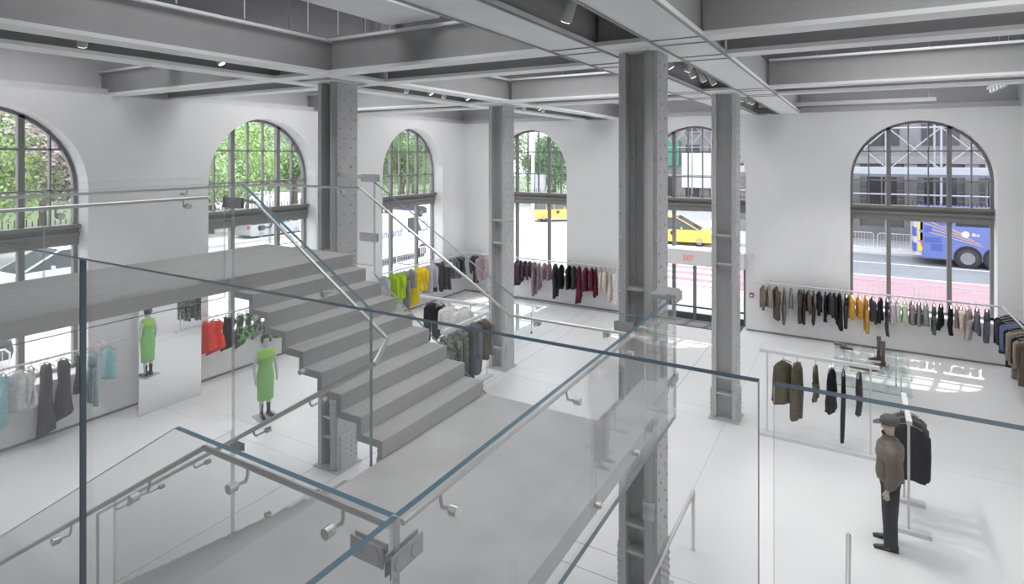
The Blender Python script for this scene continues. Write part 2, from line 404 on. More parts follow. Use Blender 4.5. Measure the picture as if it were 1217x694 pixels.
# ---------------------------------------------------------------- ceiling beams
def beam(name, lab, parts, grp):
    x = sum(p[0]+p[1] for p in parts[:1])/2; y = sum(p[2]+p[3] for p in parts[:1])/2
    e = empty(name, (x, y, ZT), lab, 'beam', grp)
    for nm, mt, p in [(q[6], q[7], q) for q in parts]:
        MB().box(p[0]-x, p[1]-x, p[2]-y, p[3]-y, p[4]-ZT, p[5]-ZT).build(nm, mt, e)
Y0, Y1 = -3.0, YW+0.55
ZW = 7.42
def girder(x0, x1, lab, wide):
    if wide:
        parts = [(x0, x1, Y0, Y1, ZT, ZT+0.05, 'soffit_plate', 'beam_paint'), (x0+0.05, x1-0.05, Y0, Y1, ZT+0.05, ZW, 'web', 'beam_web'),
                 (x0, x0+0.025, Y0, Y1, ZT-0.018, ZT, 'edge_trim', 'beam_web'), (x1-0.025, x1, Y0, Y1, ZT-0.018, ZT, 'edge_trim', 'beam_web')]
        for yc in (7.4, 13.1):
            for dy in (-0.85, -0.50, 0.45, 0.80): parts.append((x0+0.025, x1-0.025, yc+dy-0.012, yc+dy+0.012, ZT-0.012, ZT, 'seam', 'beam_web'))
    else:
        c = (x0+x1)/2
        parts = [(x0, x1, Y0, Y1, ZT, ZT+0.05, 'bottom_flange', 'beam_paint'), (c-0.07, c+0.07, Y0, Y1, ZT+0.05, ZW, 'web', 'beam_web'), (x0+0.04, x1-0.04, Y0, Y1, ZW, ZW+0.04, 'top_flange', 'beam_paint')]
    beam('ceiling_girder', lab, parts, 'girders along the left wall direction')
girder(-8.93, -8.50, 'grey ceiling girder on the window side of the stair column line', False)
girder(-7.60, -7.22, 'grey ceiling girder above the stair, room side of the stair column line', False)
girder(-3.29, -2.68, 'wide boxed ceiling girder left of the nearest column', True)
girder(-2.02, -1.42, 'wide boxed ceiling girder right of the nearest column', True)
SLOT = []
def xbeam(xa, xb, y0, y1, lab):
    c = (y0+y1)/2
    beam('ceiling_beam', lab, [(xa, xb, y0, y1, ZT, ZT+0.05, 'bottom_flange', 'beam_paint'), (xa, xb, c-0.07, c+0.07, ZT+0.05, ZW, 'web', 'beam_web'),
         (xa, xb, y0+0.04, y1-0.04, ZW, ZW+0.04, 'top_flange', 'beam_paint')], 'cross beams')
for yc, row in ((7.4, 'near'), (13.1, 'far')):
    for (xa, xb, bay) in ((XW-0.55, -8.93, 'over the left window bay'), (-7.22, -3.29, 'between the two column lines'), (-1.42, XR, 'over the right bay')):
        xbeam(xa, xb, yc-0.85, yc-0.50, 'grey cross beam %s, %s column row, camera side' % (bay, row))
        xbeam(xa, xb, yc+0.45, yc+0.80, 'grey cross beam %s, %s column row, window side' % (bay, row))
    # closing panels where the cross beams pass the double girders
    for (xa, xb, nm) in ((-8.50, -7.60, 'stair'), (-2.68, -2.02, 'nearest')):
        for ya, yb, sd in ((yc-0.85, yc-0.50, 'camera'), (yc+0.45, yc+0.80, 'window')):
            beam('closing_panel', 'short grey panel between twin girders, %s column line, %s row, %s side' % (nm, row, sd),
                 [(xa, xb, ya, yb, ZT, ZT+0.05, 'soffit_plate', 'beam_paint'), (xa, xb, (ya+yb)/2-0.05, (ya+yb)/2+0.05, ZT+0.05, ZW, 'web', 'beam_web')], 'closing panels')
# upper joists, hanger rods and pipes in the middle coffer
for x0, x1, lab in ((-5.86, -4.95, 'broad grey upper joist in the middle coffer over the stair'), (-11.9, -11.3, 'grey upper joist in the left coffer over the windows')):
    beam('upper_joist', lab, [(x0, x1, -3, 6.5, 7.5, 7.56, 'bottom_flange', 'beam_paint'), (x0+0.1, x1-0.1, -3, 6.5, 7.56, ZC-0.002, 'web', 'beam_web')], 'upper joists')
for i, (x, y) in enumerate(((-6.9, 5.9), (-6.6, 6.2), (-6.2, 6.35), (-4.6, 6.3), (-4.1, 6.3), (-6.95, 4.9), (-6.95, 4.0), (-6.95, 3.4))):
    tag(MB().cyl((x, y, ZW-0.02), (x, y, ZC), 0.008, 6).build('hanger_rod', 'steel_paint'), 'thin steel hanger rod in the open coffer, %s rod of the row' % ORD[i], 'rod', 'hanger rods')
for i, (x, y, r) in enumerate(((-7.02, 7.25, 0.10), (-6.7, 7.3, 0.09), (-6.35, 7.25, 0.07))):
    m = MB(); m.tube([(x, y, ZW-0.3), (x+0.03, y, 7.9), (x+0.08, y, ZC)], r, 10)
    tag(m.build('riser_pipe', ['steel_paint', 'beam_paint', 'soffit_dark'][i], None, True), ['thick grey riser pipe above the stair column', 'pale riser pipe beside the thick one above the stair column', 'thin dark riser pipe rightmost above the stair column'][i], 'pipe', 'riser pipes')

# ---------------------------------------------------------------- lamps
mat('lamp_grey', (0.50, 0.50, 0.50), 0.45); mat('lamp_face', (1, 0.97, 0.92), 0.3, emit=2.0)
def spot_meshes():
    b_ = MB(); b_.lathe([(0.045, 0), (0.058, 0.01), (0.058, 0.27), (0.04, 0.29)], 14)
    f = MB(); f.lathe([(0.046, -0.004), (0.046, 0.0)], 14)
    y = MB(); y.box(-0.012, 0.012, -0.012, 0.012, 0.20, 0.47); y.box(-0.03, 0.03, -0.08, 0.08, 0.45, 0.47)
    return b_.mesh('barrel', 'lamp_grey', True), f.mesh('lens', 'lamp_face'), y.mesh('stem', 'lamp_grey')
SPM = spot_meshes()
for x, lab in ((-2.36, 'slim lighting track in the slot between the wide boxed girders'), (-8.05, 'slim lighting track in the slot of the stair-side girder pair')):
    e = empty('lighting_track', (x, 10, 7.40), lab, 'lamp track', 'slot tracks')
    MB().box(-0.12, 0.12, -7.5, 7.5, 0, 0.05).build('track', 'lamp_grey', e)
    for k in range(5): MB().cyl((0, -7+k*3.5, 0.05), (0, -7+k*3.5, ZC-7.41), 0.006, 5).build('wire', 'lamp_grey', e)
spots = [(-2.40, 5.28, 0.45, 0.2), (-2.5, 8.9, -0.5, 0.2), (-2.2, 9.4, 0.45, 0.2), (-2.45, 10.2, -0.4, 0.15), (-2.40, 10.8, -0.35, 0.3), (-2.35, 11.4, -0.4, 0.2),
         (-2.45, 14.6, -0.5, 0.1), (-2.3, 15.2, 0.4, 0.2), (-2.4, 15.9, -0.5, 0.2), (-2.35, 16.4, -0.3, 0.1)]
def spot_light(loc, tgt, e, size=1.0, blend=0.6, r=0.05):
    d = bpy.data.lights.new('spot', 'SPOT'); d.energy = e; d.spot_size = size; d.spot_blend = blend; d.shadow_soft_size = r; d.color = (1, 0.985, 0.97)
    o = bpy.data.objects.new('spot', d); COL.objects.link(o); o.location = loc
    o.rotation_euler = (Vector(loc)-Vector(tgt)).to_track_quat('Z', 'Y').to_euler(); return o
TG = [(-2.3, 6, 0), (-6, 13, 0), (1.0, 12, 0), (0.4, 10.2, 0.8), (0.3, 9.6, 0.5), (1.5, 9, 0), (0, 19.5, 1), (-6, 17, 0), (2.5, 19.5, 1), (0.5, 14, 0)]
for i, (x, y, ry, rx) in enumerate(spots):
    g = 'spotlights in the girder slot'
    if i == 0: lab = 'grey cylinder spotlight alone in the slot in front of the nearest column'
    elif i < 6: lab = 'grey cylinder spotlight between the two right columns, %s from the camera' % ORD[i-1]
    else: lab = 'grey cylinder spotlight beyond the column by the doors, %s from that column' % ORD[i-6]
    e = empty('track_spotlight', (x, y, 6.93), lab, 'spotlight', g)
    link('barrel', SPM[0], e, (-0.2*math.sin(ry), 0.2*math.sin(rx), 0), (rx, ry, 0)); link('lens', SPM[1], e, (-0.2*math.sin(ry), 0.2*math.sin(rx), 0), (rx, ry, 0)); link('stem', SPM[2], e)
    if i in (2, 3, 5, 6, 8): spot_light((x, y, 6.9), TG[i], 260, 0.9)
SPM2 = SPM
for i, (x, y) in enumerate(((-8.05, 3.5), (-8.05, 5.2), (-8.05, 9.5), (-8.05, 10.1), (-8.05, 10.8), (-8.05, 11.5), (-8.05, 14.6), (-8.05, 15.2), (-8.05, 15.8))):
    lab = 'small grey spotlight in the slot of the stair-side girder pair, %s from the camera' % ORD[i]
    e = empty('track_spotlight', (x, y, 6.93), lab, 'spotlight', 'spotlights in the stair-side slot')
    link('barrel', SPM[0], e, (-0.1*(-1)**i, 0.04, 0), (0.2, 0.5*(-1)**i, 0)); link('lens', SPM[1], e, (-0.1*(-1)**i, 0.04, 0), (0.2, 0.5*(-1)**i, 0)); link('stem', SPM[2], e)
    if i in (1, 3, 5, 7): spot_light((x, y, 6.9), [(0,0,0), (-13.6, 5, 1), 0, (-11, 8.2, 0.8), 0, (-11, 13, 0), 0, (-13.4, 17, 1), 0][i], 260, 1.0)
# pendant linear lamps near the far wall
e = empty('linear_pendant', (-0.3, 18.3, 6.98), 'long slim pale linear lamp hung before the upper far wall', 'lamp')
MB().box(-2.1, 2.1, -0.04, 0.04, 0, 0.1).build('housing', 'lamp_grey', e)
for x in (-1.9, -0.6, 0.7, 1.95): MB().cyl((x, 0, 0.1), (x, 0, 1.5), 0.005, 5).build('wire', 'lamp_grey', e)
e = empty('lighting_track', (2.7, 15.9, 7.12), 'pale lighting track at upper right running towards the far wall', 'lamp track')
MB().box(-0.03, 0.03, -1.9, 1.5, 0, 0.07).build('track', 'lamp_grey', e)
for k in range(5): MB().lathe([(0.03, -0.1), (0.035, -0.08), (0.035, 0)], 10, (0, -0.3+k*0.35, 0)).build('lamp_head', 'white_paint', e)
for k in range(4): MB().cyl((0, -1.5+k*0.9, 0.07), (0, -1.5+k*0.9, 1.38), 0.005, 5).build('wire', 'lamp_grey', e)

# ================================================================ THE STAIR
ZL, ZP, RI, GO = 2.87, 4.29, 1.42/9, 0.26
XS = -3.66                                     # first riser of the upper flight / edge of the landing
YA, YBn = 5.62, 3.96                           # upper flight far and near ends
YC0, YC1 = 2.02, 3.76                          # lower flight
st = empty('staircase', (-4, 4, 0), 'grey concrete switchback staircase with glass guards and steel handrails', 'staircase')
OFF = Vector((-4, 4, 0))
def sp(m, name, mt, par=st, **k):
    for i, v in enumerate(m.v): m.v[i] = (v[0]+4, v[1]-4, v[2])
    return m.build(name, mt, par, **k)
m = MB(); m.box(XS, -1.80, YC0, YA+0.03, ZL-0.16, ZL); sp(m, 'landing', 'concrete')
m = MB(); m.box(XS-0.07, XS, YBn, YA+0.03, ZL-0.16, ZL); sp(m, 'landing_edge', 'concrete')
m = MB(); m.box(-2.28, -1.80, YA+0.03, 6.28, ZL-0.16, ZL); sp(m, 'landing_arm', 'concrete')
m = MB(); m.box(-2.28, -1.95, 6.28, 7.15, ZL-0.16, ZL-0.06); sp(m, 'support_arm', 'steel_paint')
m = MB(); m.box(-7.5, XS-8*GO-0.0, -3.0, YA+0.03, ZP-0.14, ZP); sp(m, 'upper_walkway', 'concrete_tread')
for k in range(1, 9):
    x = XS-GO*(k-1); z = ZL+RI*k
    m = MB(); m.box(x-GO-0.06, x, YBn, YA, z-0.07, z); m.box(x-0.06, x, YBn, YA, z-RI+ (0.006 if k == 1 else 0), z-0.07); sp(m, 'step', 'concrete_tread')
m = MB(); x = XS-GO*8; m.box(x-0.06, x, YBn, YA, ZP-RI, ZP-0.14); sp(m, 'step', 'concrete_tread')
m = MB(); m.prism([(XS-0.08, YA-0.05, ZL-0.1), (XS-0.3, YA-0.05, ZL-0.16), (XS-8*GO-0.3, YA-0.05, ZP-0.30), (XS-8*GO-0.06, YA-0.05, ZP-0.16)], (0, -0.05, 0)); sp(m, 'stringer', 'concrete')
RL = ZL/18
for k in range(1, 18):
    x = XS-GO*(k-1); z = ZL-RL*k
    m = MB(); m.box(x-GO, x+0.05, YC0, YC1, z-0.07, z); m.box(x-GO, x-GO+0.05, YC0, YC1, z-RL, z-0.07); sp(m, 'step', 'concrete_tread')
# mezzanine floor the photograph is taken from
m = MB(); m.box(XS-8*GO, XR, -8.9, 0.74, ZP-0.3, ZP); struct(m.build('floor', 'concrete_tread'))

GT = 0.034
def gx(pts, y, t=GT, ve='glass_edge_pale'):            # glass in an XZ plane at y
    m = MB(); m.prism([(x, y-t/2, z) for x, z in pts], (0, t, 0), 0, 1, 2); return sp(m, 'glass_panel', ['rail_glass', 'glass_edge', ve])
def gy(y0, y1, z0, z1, x, t=GT):      # glass in a YZ plane at x
    m = MB(); m.prism([(x-t/2, y0, z0), (x-t/2, y1, z0), (x-t/2, y1, z1), (x-t/2, y0, z1)], (t, 0, 0), 0, 1, 2); return sp(m, 'glass_panel', ['rail_glass', 'glass_edge', 'glass_edge_pale'])
SL = 0.592
def up(x): return 5.30-SL*(x+5.51)           # top of the upper flight glass at x
ZG = 3.985
xk = -3.285
g_far1 = g_far2 = gx([(-5.42, ZP-0.25), (-5.42, up(-5.42)), (xk, ZG), (-1.80, ZG), (-1.80, ZL-0.1), (-3.6, ZL-0.1)], 5.72)
g_end = gx([(-7.5, ZP-0.14), (-7.5, 5.30), (-5.43, 5.30), (-5.43, ZP-0.14)], 5.72)
g_mid = gx([(-5.66, 1.15), (-5.66, 5.30), (-5.51, 5.30), (-3.70, up(-3.70)), (-3.70, ZL-0.45)], 3.86, GT, 'glass_edge_mid')
for pl in g_mid.data.polygons:
    if pl.material_index == 2 and pl.center.x < -1.5: pl.material_index = 3
g_mid.data.materials.append(MAT['glass_edge_pale'])
g_low = gx([(-5.68, 1.14), (-5.68, 2.70), (-8.06, 1.29), (-8.06, 0.03), (-7.5, 0.03)], 3.86)
g_n1 = gx([(-1.79, ZL-0.22), (-1.79, ZG), (-3.475, ZG), (-8.1, ZG-4.62*SL), (-8.1, 0.06), (-7.9, 0.06), (-3.48, ZL-0.30)], 2.0)
g_r1 = gy(2.01, 6.72, ZL-0.26, ZG, -1.77)
g_r2 = gy(0.86, 2.0, ZL-0.26, ZG, -1.77)
XE = -5.78
g_w1 = gy(0.9, 3.84, ZP-0.2, 5.30, XE); g_w2 = gy(-2.9, 0.89, ZP-0.2, 5.30, XE)
g_f1 = gy(2.9, 5.70, ZP-0.2, 5.30, -7.5); g_f2 = gy(-2.9, 2.89, ZP-0.2, 5.30, -7.5)
# guard in front of the camera
MEZ = []
for x0, x1 in ((-5.72, -3.64), (-3.63, -1.867), (-1.862, -0.106), (-0.088, 1.70), (1.71, 3.75)):
    MEZ.append((x0, x1))
mg = empty('glass_guard', (-1, 0.81, ZP), 'frameless glass guard with dark green edge closest to the camera', 'glass guard')
for x0, x1 in MEZ:
    m = MB(); m.prism([(x0+1, -0.006, -0.25), (x1+1, -0.006, -0.25), (x1+1, -0.006, 1.02), (x0+1, -0.006, 1.02)], (0, 0.015, 0), 0, 1, 2)
    m.build('glass_panel', ['rail_glass', 'glass_edge_front', 'glass_edge_front' if x0 < -1 else 'glass_edge_pale'], mg)

# handrails and their standoffs
def rail(pts, r=0.017):
    m = MB(); m.tube(pts, r, 10); return sp(m, 'handrail', 'stainless', smooth=False)
def standoff(par, p, n, rail_p=None):
    """disc clamped on the glass at p, normal n, with a bent rod to the rail"""
    p, n_ = Vector(p), Vector(n).normalized(); m = MB()
    m.cyl(p-n_*0.021, p+n_*0.026, 0.028, 16); m.cyl(p+n_*0.026, p+n_*0.034, 0.020, 12)
    if rail_p is not None:
        r_ = Vector(rail_p); a = p+n_*0.04; b_ = Vector((r_.x, r_.y, a.z-0.008))
        m.tube([a, a+(b_-a)*0.8, b_+Vector((0, 0, 0.03)), r_], 0.009, 8)
    for i, v in enumerate(m.v): m.v[i] = (v[0]+4, v[1]-4, v[2])
    return m.build('standoff', 'stainless', par, smooth=False)
h_far = rail([(-7.4, 5.62, 5.17), (-5.58, 5.62, 5.17), (-3.30, 5.62, 3.82), (-1.95, 5.62, 3.82)])
h_wf = rail([(-7.40, -2.8, 5.17), (-7.40, 5.60, 5.17)])
h_wn = rail([(XE-0.09, -2.8, 5.155), (XE-0.09, 3.70, 5.155)])
h_mid = rail([(-5.75, 3.98, 5.13), (-5.45, 3.98, 5.10), (-3.62, 3.98, 3.95), (-3.50, 3.70, 3.84), (-8.13, 3.70, 1.136), (-8.13, 3.70, 0.0)])
h_n = rail([(-1.90, 2.10, 3.85), (-3.36, 2.10, 3.85), (-8.1, 2.10, 3.85-4.74*SL)])
h_r = rail([(-1.86, 2.15, 3.85), (-1.86, 5.55, 3.85)])
for x in (-6.9, -6.0): standoff(h_far, (x, 5.72, 5.10), (0, -1, 0), (x, 5.62, 5.155))
for x in (-5.2, -4.2): standoff(h_far, (x, 5.72, 5.17-(x+5.58)*SL-0.07), (0, -1, 0), (x, 5.62, 5.17-(x+5.58)*SL-0.015))
for x in (-3.0, -2.2): standoff(h_far, (x, 5.72, 3.75), (0, -1, 0), (x, 5.62, 3.805))
for y in (-0.5, 1.2, 2.9, 4.4): standoff(h_wf, (-7.5, y, 5.10), (1, 0, 0), (-7.40, y, 5.155))
for y in (-1.0, 1.0, 2.35, 3.45): standoff(h_wn, (XE, y, 5.085), (-1, 0, 0), (XE-0.09, y, 5.14))
for x in (-5.2, -4.3): standoff(h_mid, (x, 3.86, 5.10-(x+5.45)*0.628-0.08), (0, 1, 0), (x, 3.98, 5.10-(x+5.45)*0.628-0.015))
for x in (-4.3, -5.1, -6.1, -7.0, -7.7): standoff(h_mid, (x, 3.86, 3.84+(x+3.5)*0.584-0.07), (0, -1, 0), (x, 3.70, 3.84+(x+3.5)*0.584-0.015))
for x in (-2.95, -2.2): standoff(h_n, (x, 2.0, 3.775), (0, 1, 0), (x, 2.10, 3.84))
for x in (-3.95, -5.0): standoff(h_n, (x, 2.0, 3.85+(x+3.36)*SL-0.075), (0, 1, 0), (x, 2.10, 3.85+(x+3.36)*SL-0.015))
for y in (2.45, 4.0, 5.2): standoff(h_r, (-1.77, y, 3.775), (-1, 0, 0), (-1.86, y, 3.84))
# pins holding the glass to the slab edges
for y in (2.4, 3.1, 3.2, 4.4, 5.35): standoff(g_r1, (-1.77, y, ZL-0.07), (1, 0, 0))
for y in (1.1, 2.3, 3.2): standoff(g_w1, (XE, y, ZP-0.07), (1, 0, 0))
for x in (-4.6, -5.3): standoff(g_mid, (x, 3.86, ZL+(-x+XS)*0.6-0.12+0.2), (0, -1, 0))
for x in (-4.4, -5.1): standoff(g_mid, (x, 3.86, ZL-(-x+XS)*0.6-0.02), (0, -1, 0))
# clamp plates joining glass to glass and to the columns
def clamp(par, c, axis, w=0.20, h=0.10, discs=True, mt='lamp_grey'):
    c = Vector(c); m = MB()
    for s_ in (-1, 1):
        if axis == 'y':
            m.box(c.x+s_*0.012-(0.008 if s_ < 0 else 0), c.x+s_*0.012+(0.008 if s_ > 0 else 0), c.y-w/2, c.y+w/2, c.z-h/2, c.z+h/2)
        else:
            m.box(c.x-w/2, c.x+w/2, c.y+s_*0.012-(0.008 if s_ < 0 else 0), c.y+s_*0.012+(0.008 if s_ > 0 else 0), c.z-h/2, c.z+h/2)
        if discs:
            for q in (-w/4, w/4):
                if axis == 'y': m.cyl((c.x+s_*0.018, c.y+q, c.z), (c.x+s_*0.024, c.y+q, c.z), h*0.34, 14)
                else: m.cyl((c.x+q, c.y+s_*0.018, c.z), (c.x+q, c.y+s_*0.024, c.z), h*0.34, 14)
    for i, v in enumerate(m.v): m.v[i] = (v[0]+4, v[1]-4, v[2])
    return m.build('clamp_plate', mt, par)
clamp(g_r1, (-1.77, 2.06, 3.785), 'y', 0.22, 0.095); clamp(g_n1, (-1.93, 2.0, 3.785), 'x', 0.20, 0.095)
clamp(g_mid, (-5.66, 3.86, 5.10), 'x', 0.30, 0.11); clamp(g_mid, (-5.60, 3.86, 2.55), 'x', 0.2, 0.08)
clamp(g_r1, (-1.77, 6.66, ZG-0.02), 'y', 0.28, 0.07, False); clamp(g_r1, (-1.77, 6.66, ZL+0.18), 'y', 0.3, 0.09, False)
clamp(g_end, (-5.5, 5.72, 5.30), 'x', 0.3, 0.10, False, 'rail_white'); clamp(g_end, (-5.52, 5.72, 4.52), 'x', 0.3, 0.11, False, 'rail_white')
clamp(g_far2, (-2.02, 5.72, 3.86), 'x', 0.2, 0.09); clamp(g_r1, (-1.77, 5.9, ZL-0.03), 'y', 0.22, 0.07, False)
m = MB(); m.bar((-5.45, 5.75, 5.28), (-7.86, 7.4, 5.28), 0.05); sp(m, 'column_tie', 'stainless')
m = MB(); m.box(-1.83, -1.72, 6.58, 6.86, ZG-0.05, ZG+0.05); sp(m, 'column_tie', 'lamp_grey')
m = MB(); m.box(-2.06, -1.83, 6.72, 7.18, ZG-0.05, ZG+0.0); sp(m, 'column_tie', 'lamp_grey')
# ground floor handrails on the right
for x, lab in ((-1.97, 'steel floor handrail rising behind the nearest column'), (-0.06, 'short steel floor handrail post at the bottom right')):
    e = empty('floor_handrail', (x, 8.48, 0), lab, 'handrail', 'floor handrails')
    m = MB(); m.tube([(0, 0, 0), (0, 0, 0.83), (0, -2.6, 0.83)], 0.021, 10); m.build('rail', 'stainless', e)
    m = MB(); m.cyl((0, -2.5, 0), (0, -2.5, 0.83), 0.021, 10); m.build('post', 'stainless', e)

# ================================================================ CLOTHES
CLOTH = {'taupe': (0.20, 0.165, 0.14), 'tan': (0.33, 0.27, 0.22), 'brown': (0.13, 0.095, 0.075), 'dark brown': (0.075, 0.06, 0.055), 'grey': (0.27, 0.27, 0.28),
  'charcoal': (0.055, 0.053, 0.06), 'black': (0.018, 0.018, 0.022), 'maroon': (0.14, 0.025, 0.05), 'dark plum': (0.085, 0.055, 0.075), 'mauve': (0.29, 0.22, 0.25),
  'mustard': (0.55, 0.32, 0.07), 'lilac': (0.55, 0.47, 0.54), 'pale green': (0.50, 0.58, 0.46), 'sage': (0.24, 0.28, 0.25), 'dark green': (0.10, 0.15, 0.11),
  'cream': (0.66, 0.58, 0.50), 'beige': (0.52, 0.44, 0.40), 'slate': (0.14, 0.155, 0.18), 'denim blue': (0.12, 0.17, 0.30), 'white': (0.78, 0.77, 0.76),
  'lavender grey': (0.46, 0.45, 0.51), 'lime': (0.42, 0.62, 0.02), 'yellow': (0.85, 0.66, 0.02), 'olive': (0.115, 0.10, 0.07), 'turquoise': (0.33, 0.60, 0.63),
  'dusty teal': (0.30, 0.40, 0.42), 'pale grey': (0.62, 0.64, 0.65), 'red': (0.78, 0.05, 0.02), 'pink': (0.42, 0.31, 0.34), 'ivory': (0.72, 0.66, 0.60)}
for k, c in CLOTH.items(): mat('cloth_'+k.replace(' ', '_'), c, 0.85, nz=0.18, scale=18, bump=0.25, spec=0.2)
def printmat(name, c0, c1, sc):
    m = mat(name, c0, 0.85); nt = m.node_tree; b_ = nt.nodes['Principled BSDF']
    tc = nt.nodes.new('ShaderNodeTexCoord'); v = nt.nodes.new('ShaderNodeTexNoise'); v.inputs['Scale'].default_value = sc
    r = nt.nodes.new('ShaderNodeValToRGB'); r.color_ramp.interpolation = 'CONSTANT'
    r.color_ramp.elements[0].color = (*c0, 1); r.color_ramp.elements[1].position = 0.5; r.color_ramp.elements[1].color = (*c1, 1)
    nt.links.new(tc.outputs['Object'], v.inputs['Vector']); nt.links.new(v.outputs['Fac'], r.inputs[0]); nt.links.new(r.outputs[0], b_.inputs['Base Color'])
printmat('cloth_green_print', (0.05, 0.07, 0.06), (0.25, 0.62, 0.16), 7)
printmat('cloth_camouflage', (0.07, 0.085, 0.075), (0.26, 0.27, 0.22), 12)
printmat('cloth_grey_print', (0.06, 0.06, 0.065), (0.35, 0.35, 0.36), 9)
mat('hanger_wood', (0.45, 0.36, 0.27), 0.5); mat('hanger_metal', (0.35, 0.35, 0.36), 0.3, metal=1.0)

def ell(cx, cy, hw, ht, z, n, ph, fold, k):
    return [Vector((cx+hw*math.cos(a)*(1+fold*math.sin(k*a+ph)), cy+ht*math.sin(a)*(1+2.2*fold*math.sin(k*a+ph)), z+0.015*math.sin(3*a+ph)*(fold > 0.03)))
            for a in [2*PI*j/n for j in range(n)]]
def garment_mesh(kind, L, W_, T, rnd):
    """hung garment; origin at the rail, shoulders along local x, falling to -z"""
    m = MB(); n = 18; ph = rnd.uniform(0, 6); k = rnd.choice((4, 5, 6)); z0 = -0.10
    sw = lambda: rnd.uniform(-0.025, 0.025)
    if kind in ('jacket', 'coat', 'shirt', 'vest', 'tunic'):
        hs = W_/2
        prof = [(0.045, 0.035, z0, 0), (0.075, 0.05, z0-0.02, 0), (0.62*hs, T*0.36, z0-0.045, 0), (hs, T*0.40, z0-0.10, 0.0), (hs*0.98, T*0.50, z0-0.22, 0.03)]
        for q in (0.45, 0.7, 0.9, 1.0): prof.append((hs*(0.96+0.10*q), T*(0.5+0.12*q), z0-0.12-(L-0.12)*q, 0.05+0.05*q))
        sx = 0
        rings = []
        for hw, ht, z, fo in prof: sx += sw()*0.4; rings.append(ell(sx, sw()*0.5, hw, ht, z, n, ph, fo, k))
        m.rings(rings)
        if kind not in ('vest', 'tunic'):
            SLn = min(L*0.92, rnd.uniform(0.52, 0.62)) if kind != 'shirt' else rnd.uniform(0.42, 0.58)
            for s in (-1, 1):
                y = rnd.uniform(-0.03, 0.03); r0 = 0.062 if kind == 'coat' else 0.052
                pts = [(s*hs*0.82, 0, z0-0.10), (s*hs*1.03, y*0.3, z0-0.16), (s*(hs*1.08), y, z0-0.14-SLn*0.45), (s*(hs*1.06+rnd.uniform(-0.03, 0.02)), y*2, z0-0.14-SLn)]
                m.tube(pts, [r0, r0*1.15, r0, r0*0.82], 9)
    elif kind in ('trousers', 'overalls'):
        hs = W_/2
        top = [ell(0, 0, hs*0.9, T*0.35, z0-0.02, n, ph, 0, k), ell(0, 0, hs, T*0.45, z0-0.16, n, ph, 0.02, k), ell(sw(), 0, hs*0.98, T*0.5, z0-0.32, n, ph, 0.03, k)]
        if kind == 'overalls': top = [ell(0, 0, hs*0.5, T*0.3, z0+0.0, n, ph, 0, k), ell(0, 0, hs*0.95, T*0.42, z0-0.12, n, ph, 0, k)] + [ell(0, 0, hs, T*0.5, z0-0.5, n, ph, 0.03, k)]
        m.rings(top); zt = top[-1][0].z+0.02
        for s in (-1, 1):
            d = rnd.uniform(0.0, 0.06)
            m.rings([ell(s*hs*0.5, 0, hs*0.5, T*0.48, zt, 12, ph, 0.02, 4), ell(s*hs*0.5, sw(), hs*0.46, T*0.45, zt+(z0-L-zt)*0.5, 12, ph, 0.05, 4), ell(s*hs*0.54+sw(), sw(), hs*0.44, T*0.42, z0-L+d, 12, ph+1, 0.05, 4)])
    elif kind == 'dress':
        hs = W_/2; rings = []
        for q, f in ((0, 0.62), (0.08, 0.80), (0.22, 0.75), (0.36, 0.66), (0.55, 0.86), (0.8, 1.05), (1.0, 1.12)):
            z = z0-0.03-(L-0.03)*q; rings.append(ell(sw(), sw()*0.6, hs*f, T*(0.34+0.25*q), z, n, ph, 0.02+0.08*q, k))
        for p in rings[-1]: p.z += 0.10*p.x/hs
        m.rings(rings)
        for s in (-1, 1): m.tube([(s*hs*0.45, 0, z0-0.05), (s*hs*0.4, 0, z0+0.01), (s*0.05, 0, z0+0.025)], 0.012, 6)
    return m
HM = MB(); HM.tube([(0, 0, -0.075), (0, 0, -0.03), (0.012, 0, -0.012), (0.022, 0, 0.004), (0.012, 0, 0.022), (-0.008, 0, 0.026), (-0.02, 0, 0.012)], 0.004, 6)
HM.tube([(-0.19, 0, -0.145), (-0.1, 0, -0.105), (0, 0, -0.072), (0.1, 0, -0.105), (0.19, 0, -0.145)], 0.010, 6)
HME = {'w': HM.mesh('hanger', 'hanger_wood'), 'm': HM.mesh('hanger', 'hanger_metal')}
GCOUNT = 0
def garment(kind, colour, loc, rz, L, W_=0.42, T=0.14, label='', group='', hang='m', matname=None):
    global GCOUNT; GCOUNT += 1
    rnd = random.Random(GCOUNT*13+5)
    e = empty('hanging_'+kind, loc, label, kind if kind not in ('overalls',) else 'overalls', group, rz)
    m = garment_mesh(kind, L, W_, T, rnd)
    o = m.build('garment', matname or 'cloth_'+colour.replace(' ', '_'), e, True)
    link('hanger', HME[hang], e)
    return e
def wall_rail(pts, label, brackets, group='wall clothes rails'):
    x, y, z = pts[0]; e = empty('clothes_rail', (x, y, z), label, 'clothes rail', group)
    m = MB(); m.tube([(p[0]-x, p[1]-y, p[2]-z) for p in pts], 0.020, 10); m.build('rail', 'rail_white', e)
    for a, b_ in brackets:
        m = MB(); a = Vector(a)-Vector((x, y, z)); b_ = Vector(b_)-Vector((x, y, z)); m.cyl(a, b_, 0.011, 8); d = (b_-a).normalized()
        m.cyl(b_-d*0.012, b_, 0.035, 12); m.build('bracket', 'rail_white', e)
ZR = 1.64; RD = 0.32
wall_rail([(-2.72, YW-RD, ZR), (3.36, YW-RD, ZR), (3.36, 14.6, ZR)], 'white clothes rail on far wall right of the doors, turning along the right wall',
          [((x, YW-RD, ZR), (x, YW, ZR+0.03)) for x in (-2.3, -0.15)] + [((3.36, 19.4, ZR), (XR, 19.4, ZR)), ((3.36, 17, ZR), (XR, 17, ZR))])
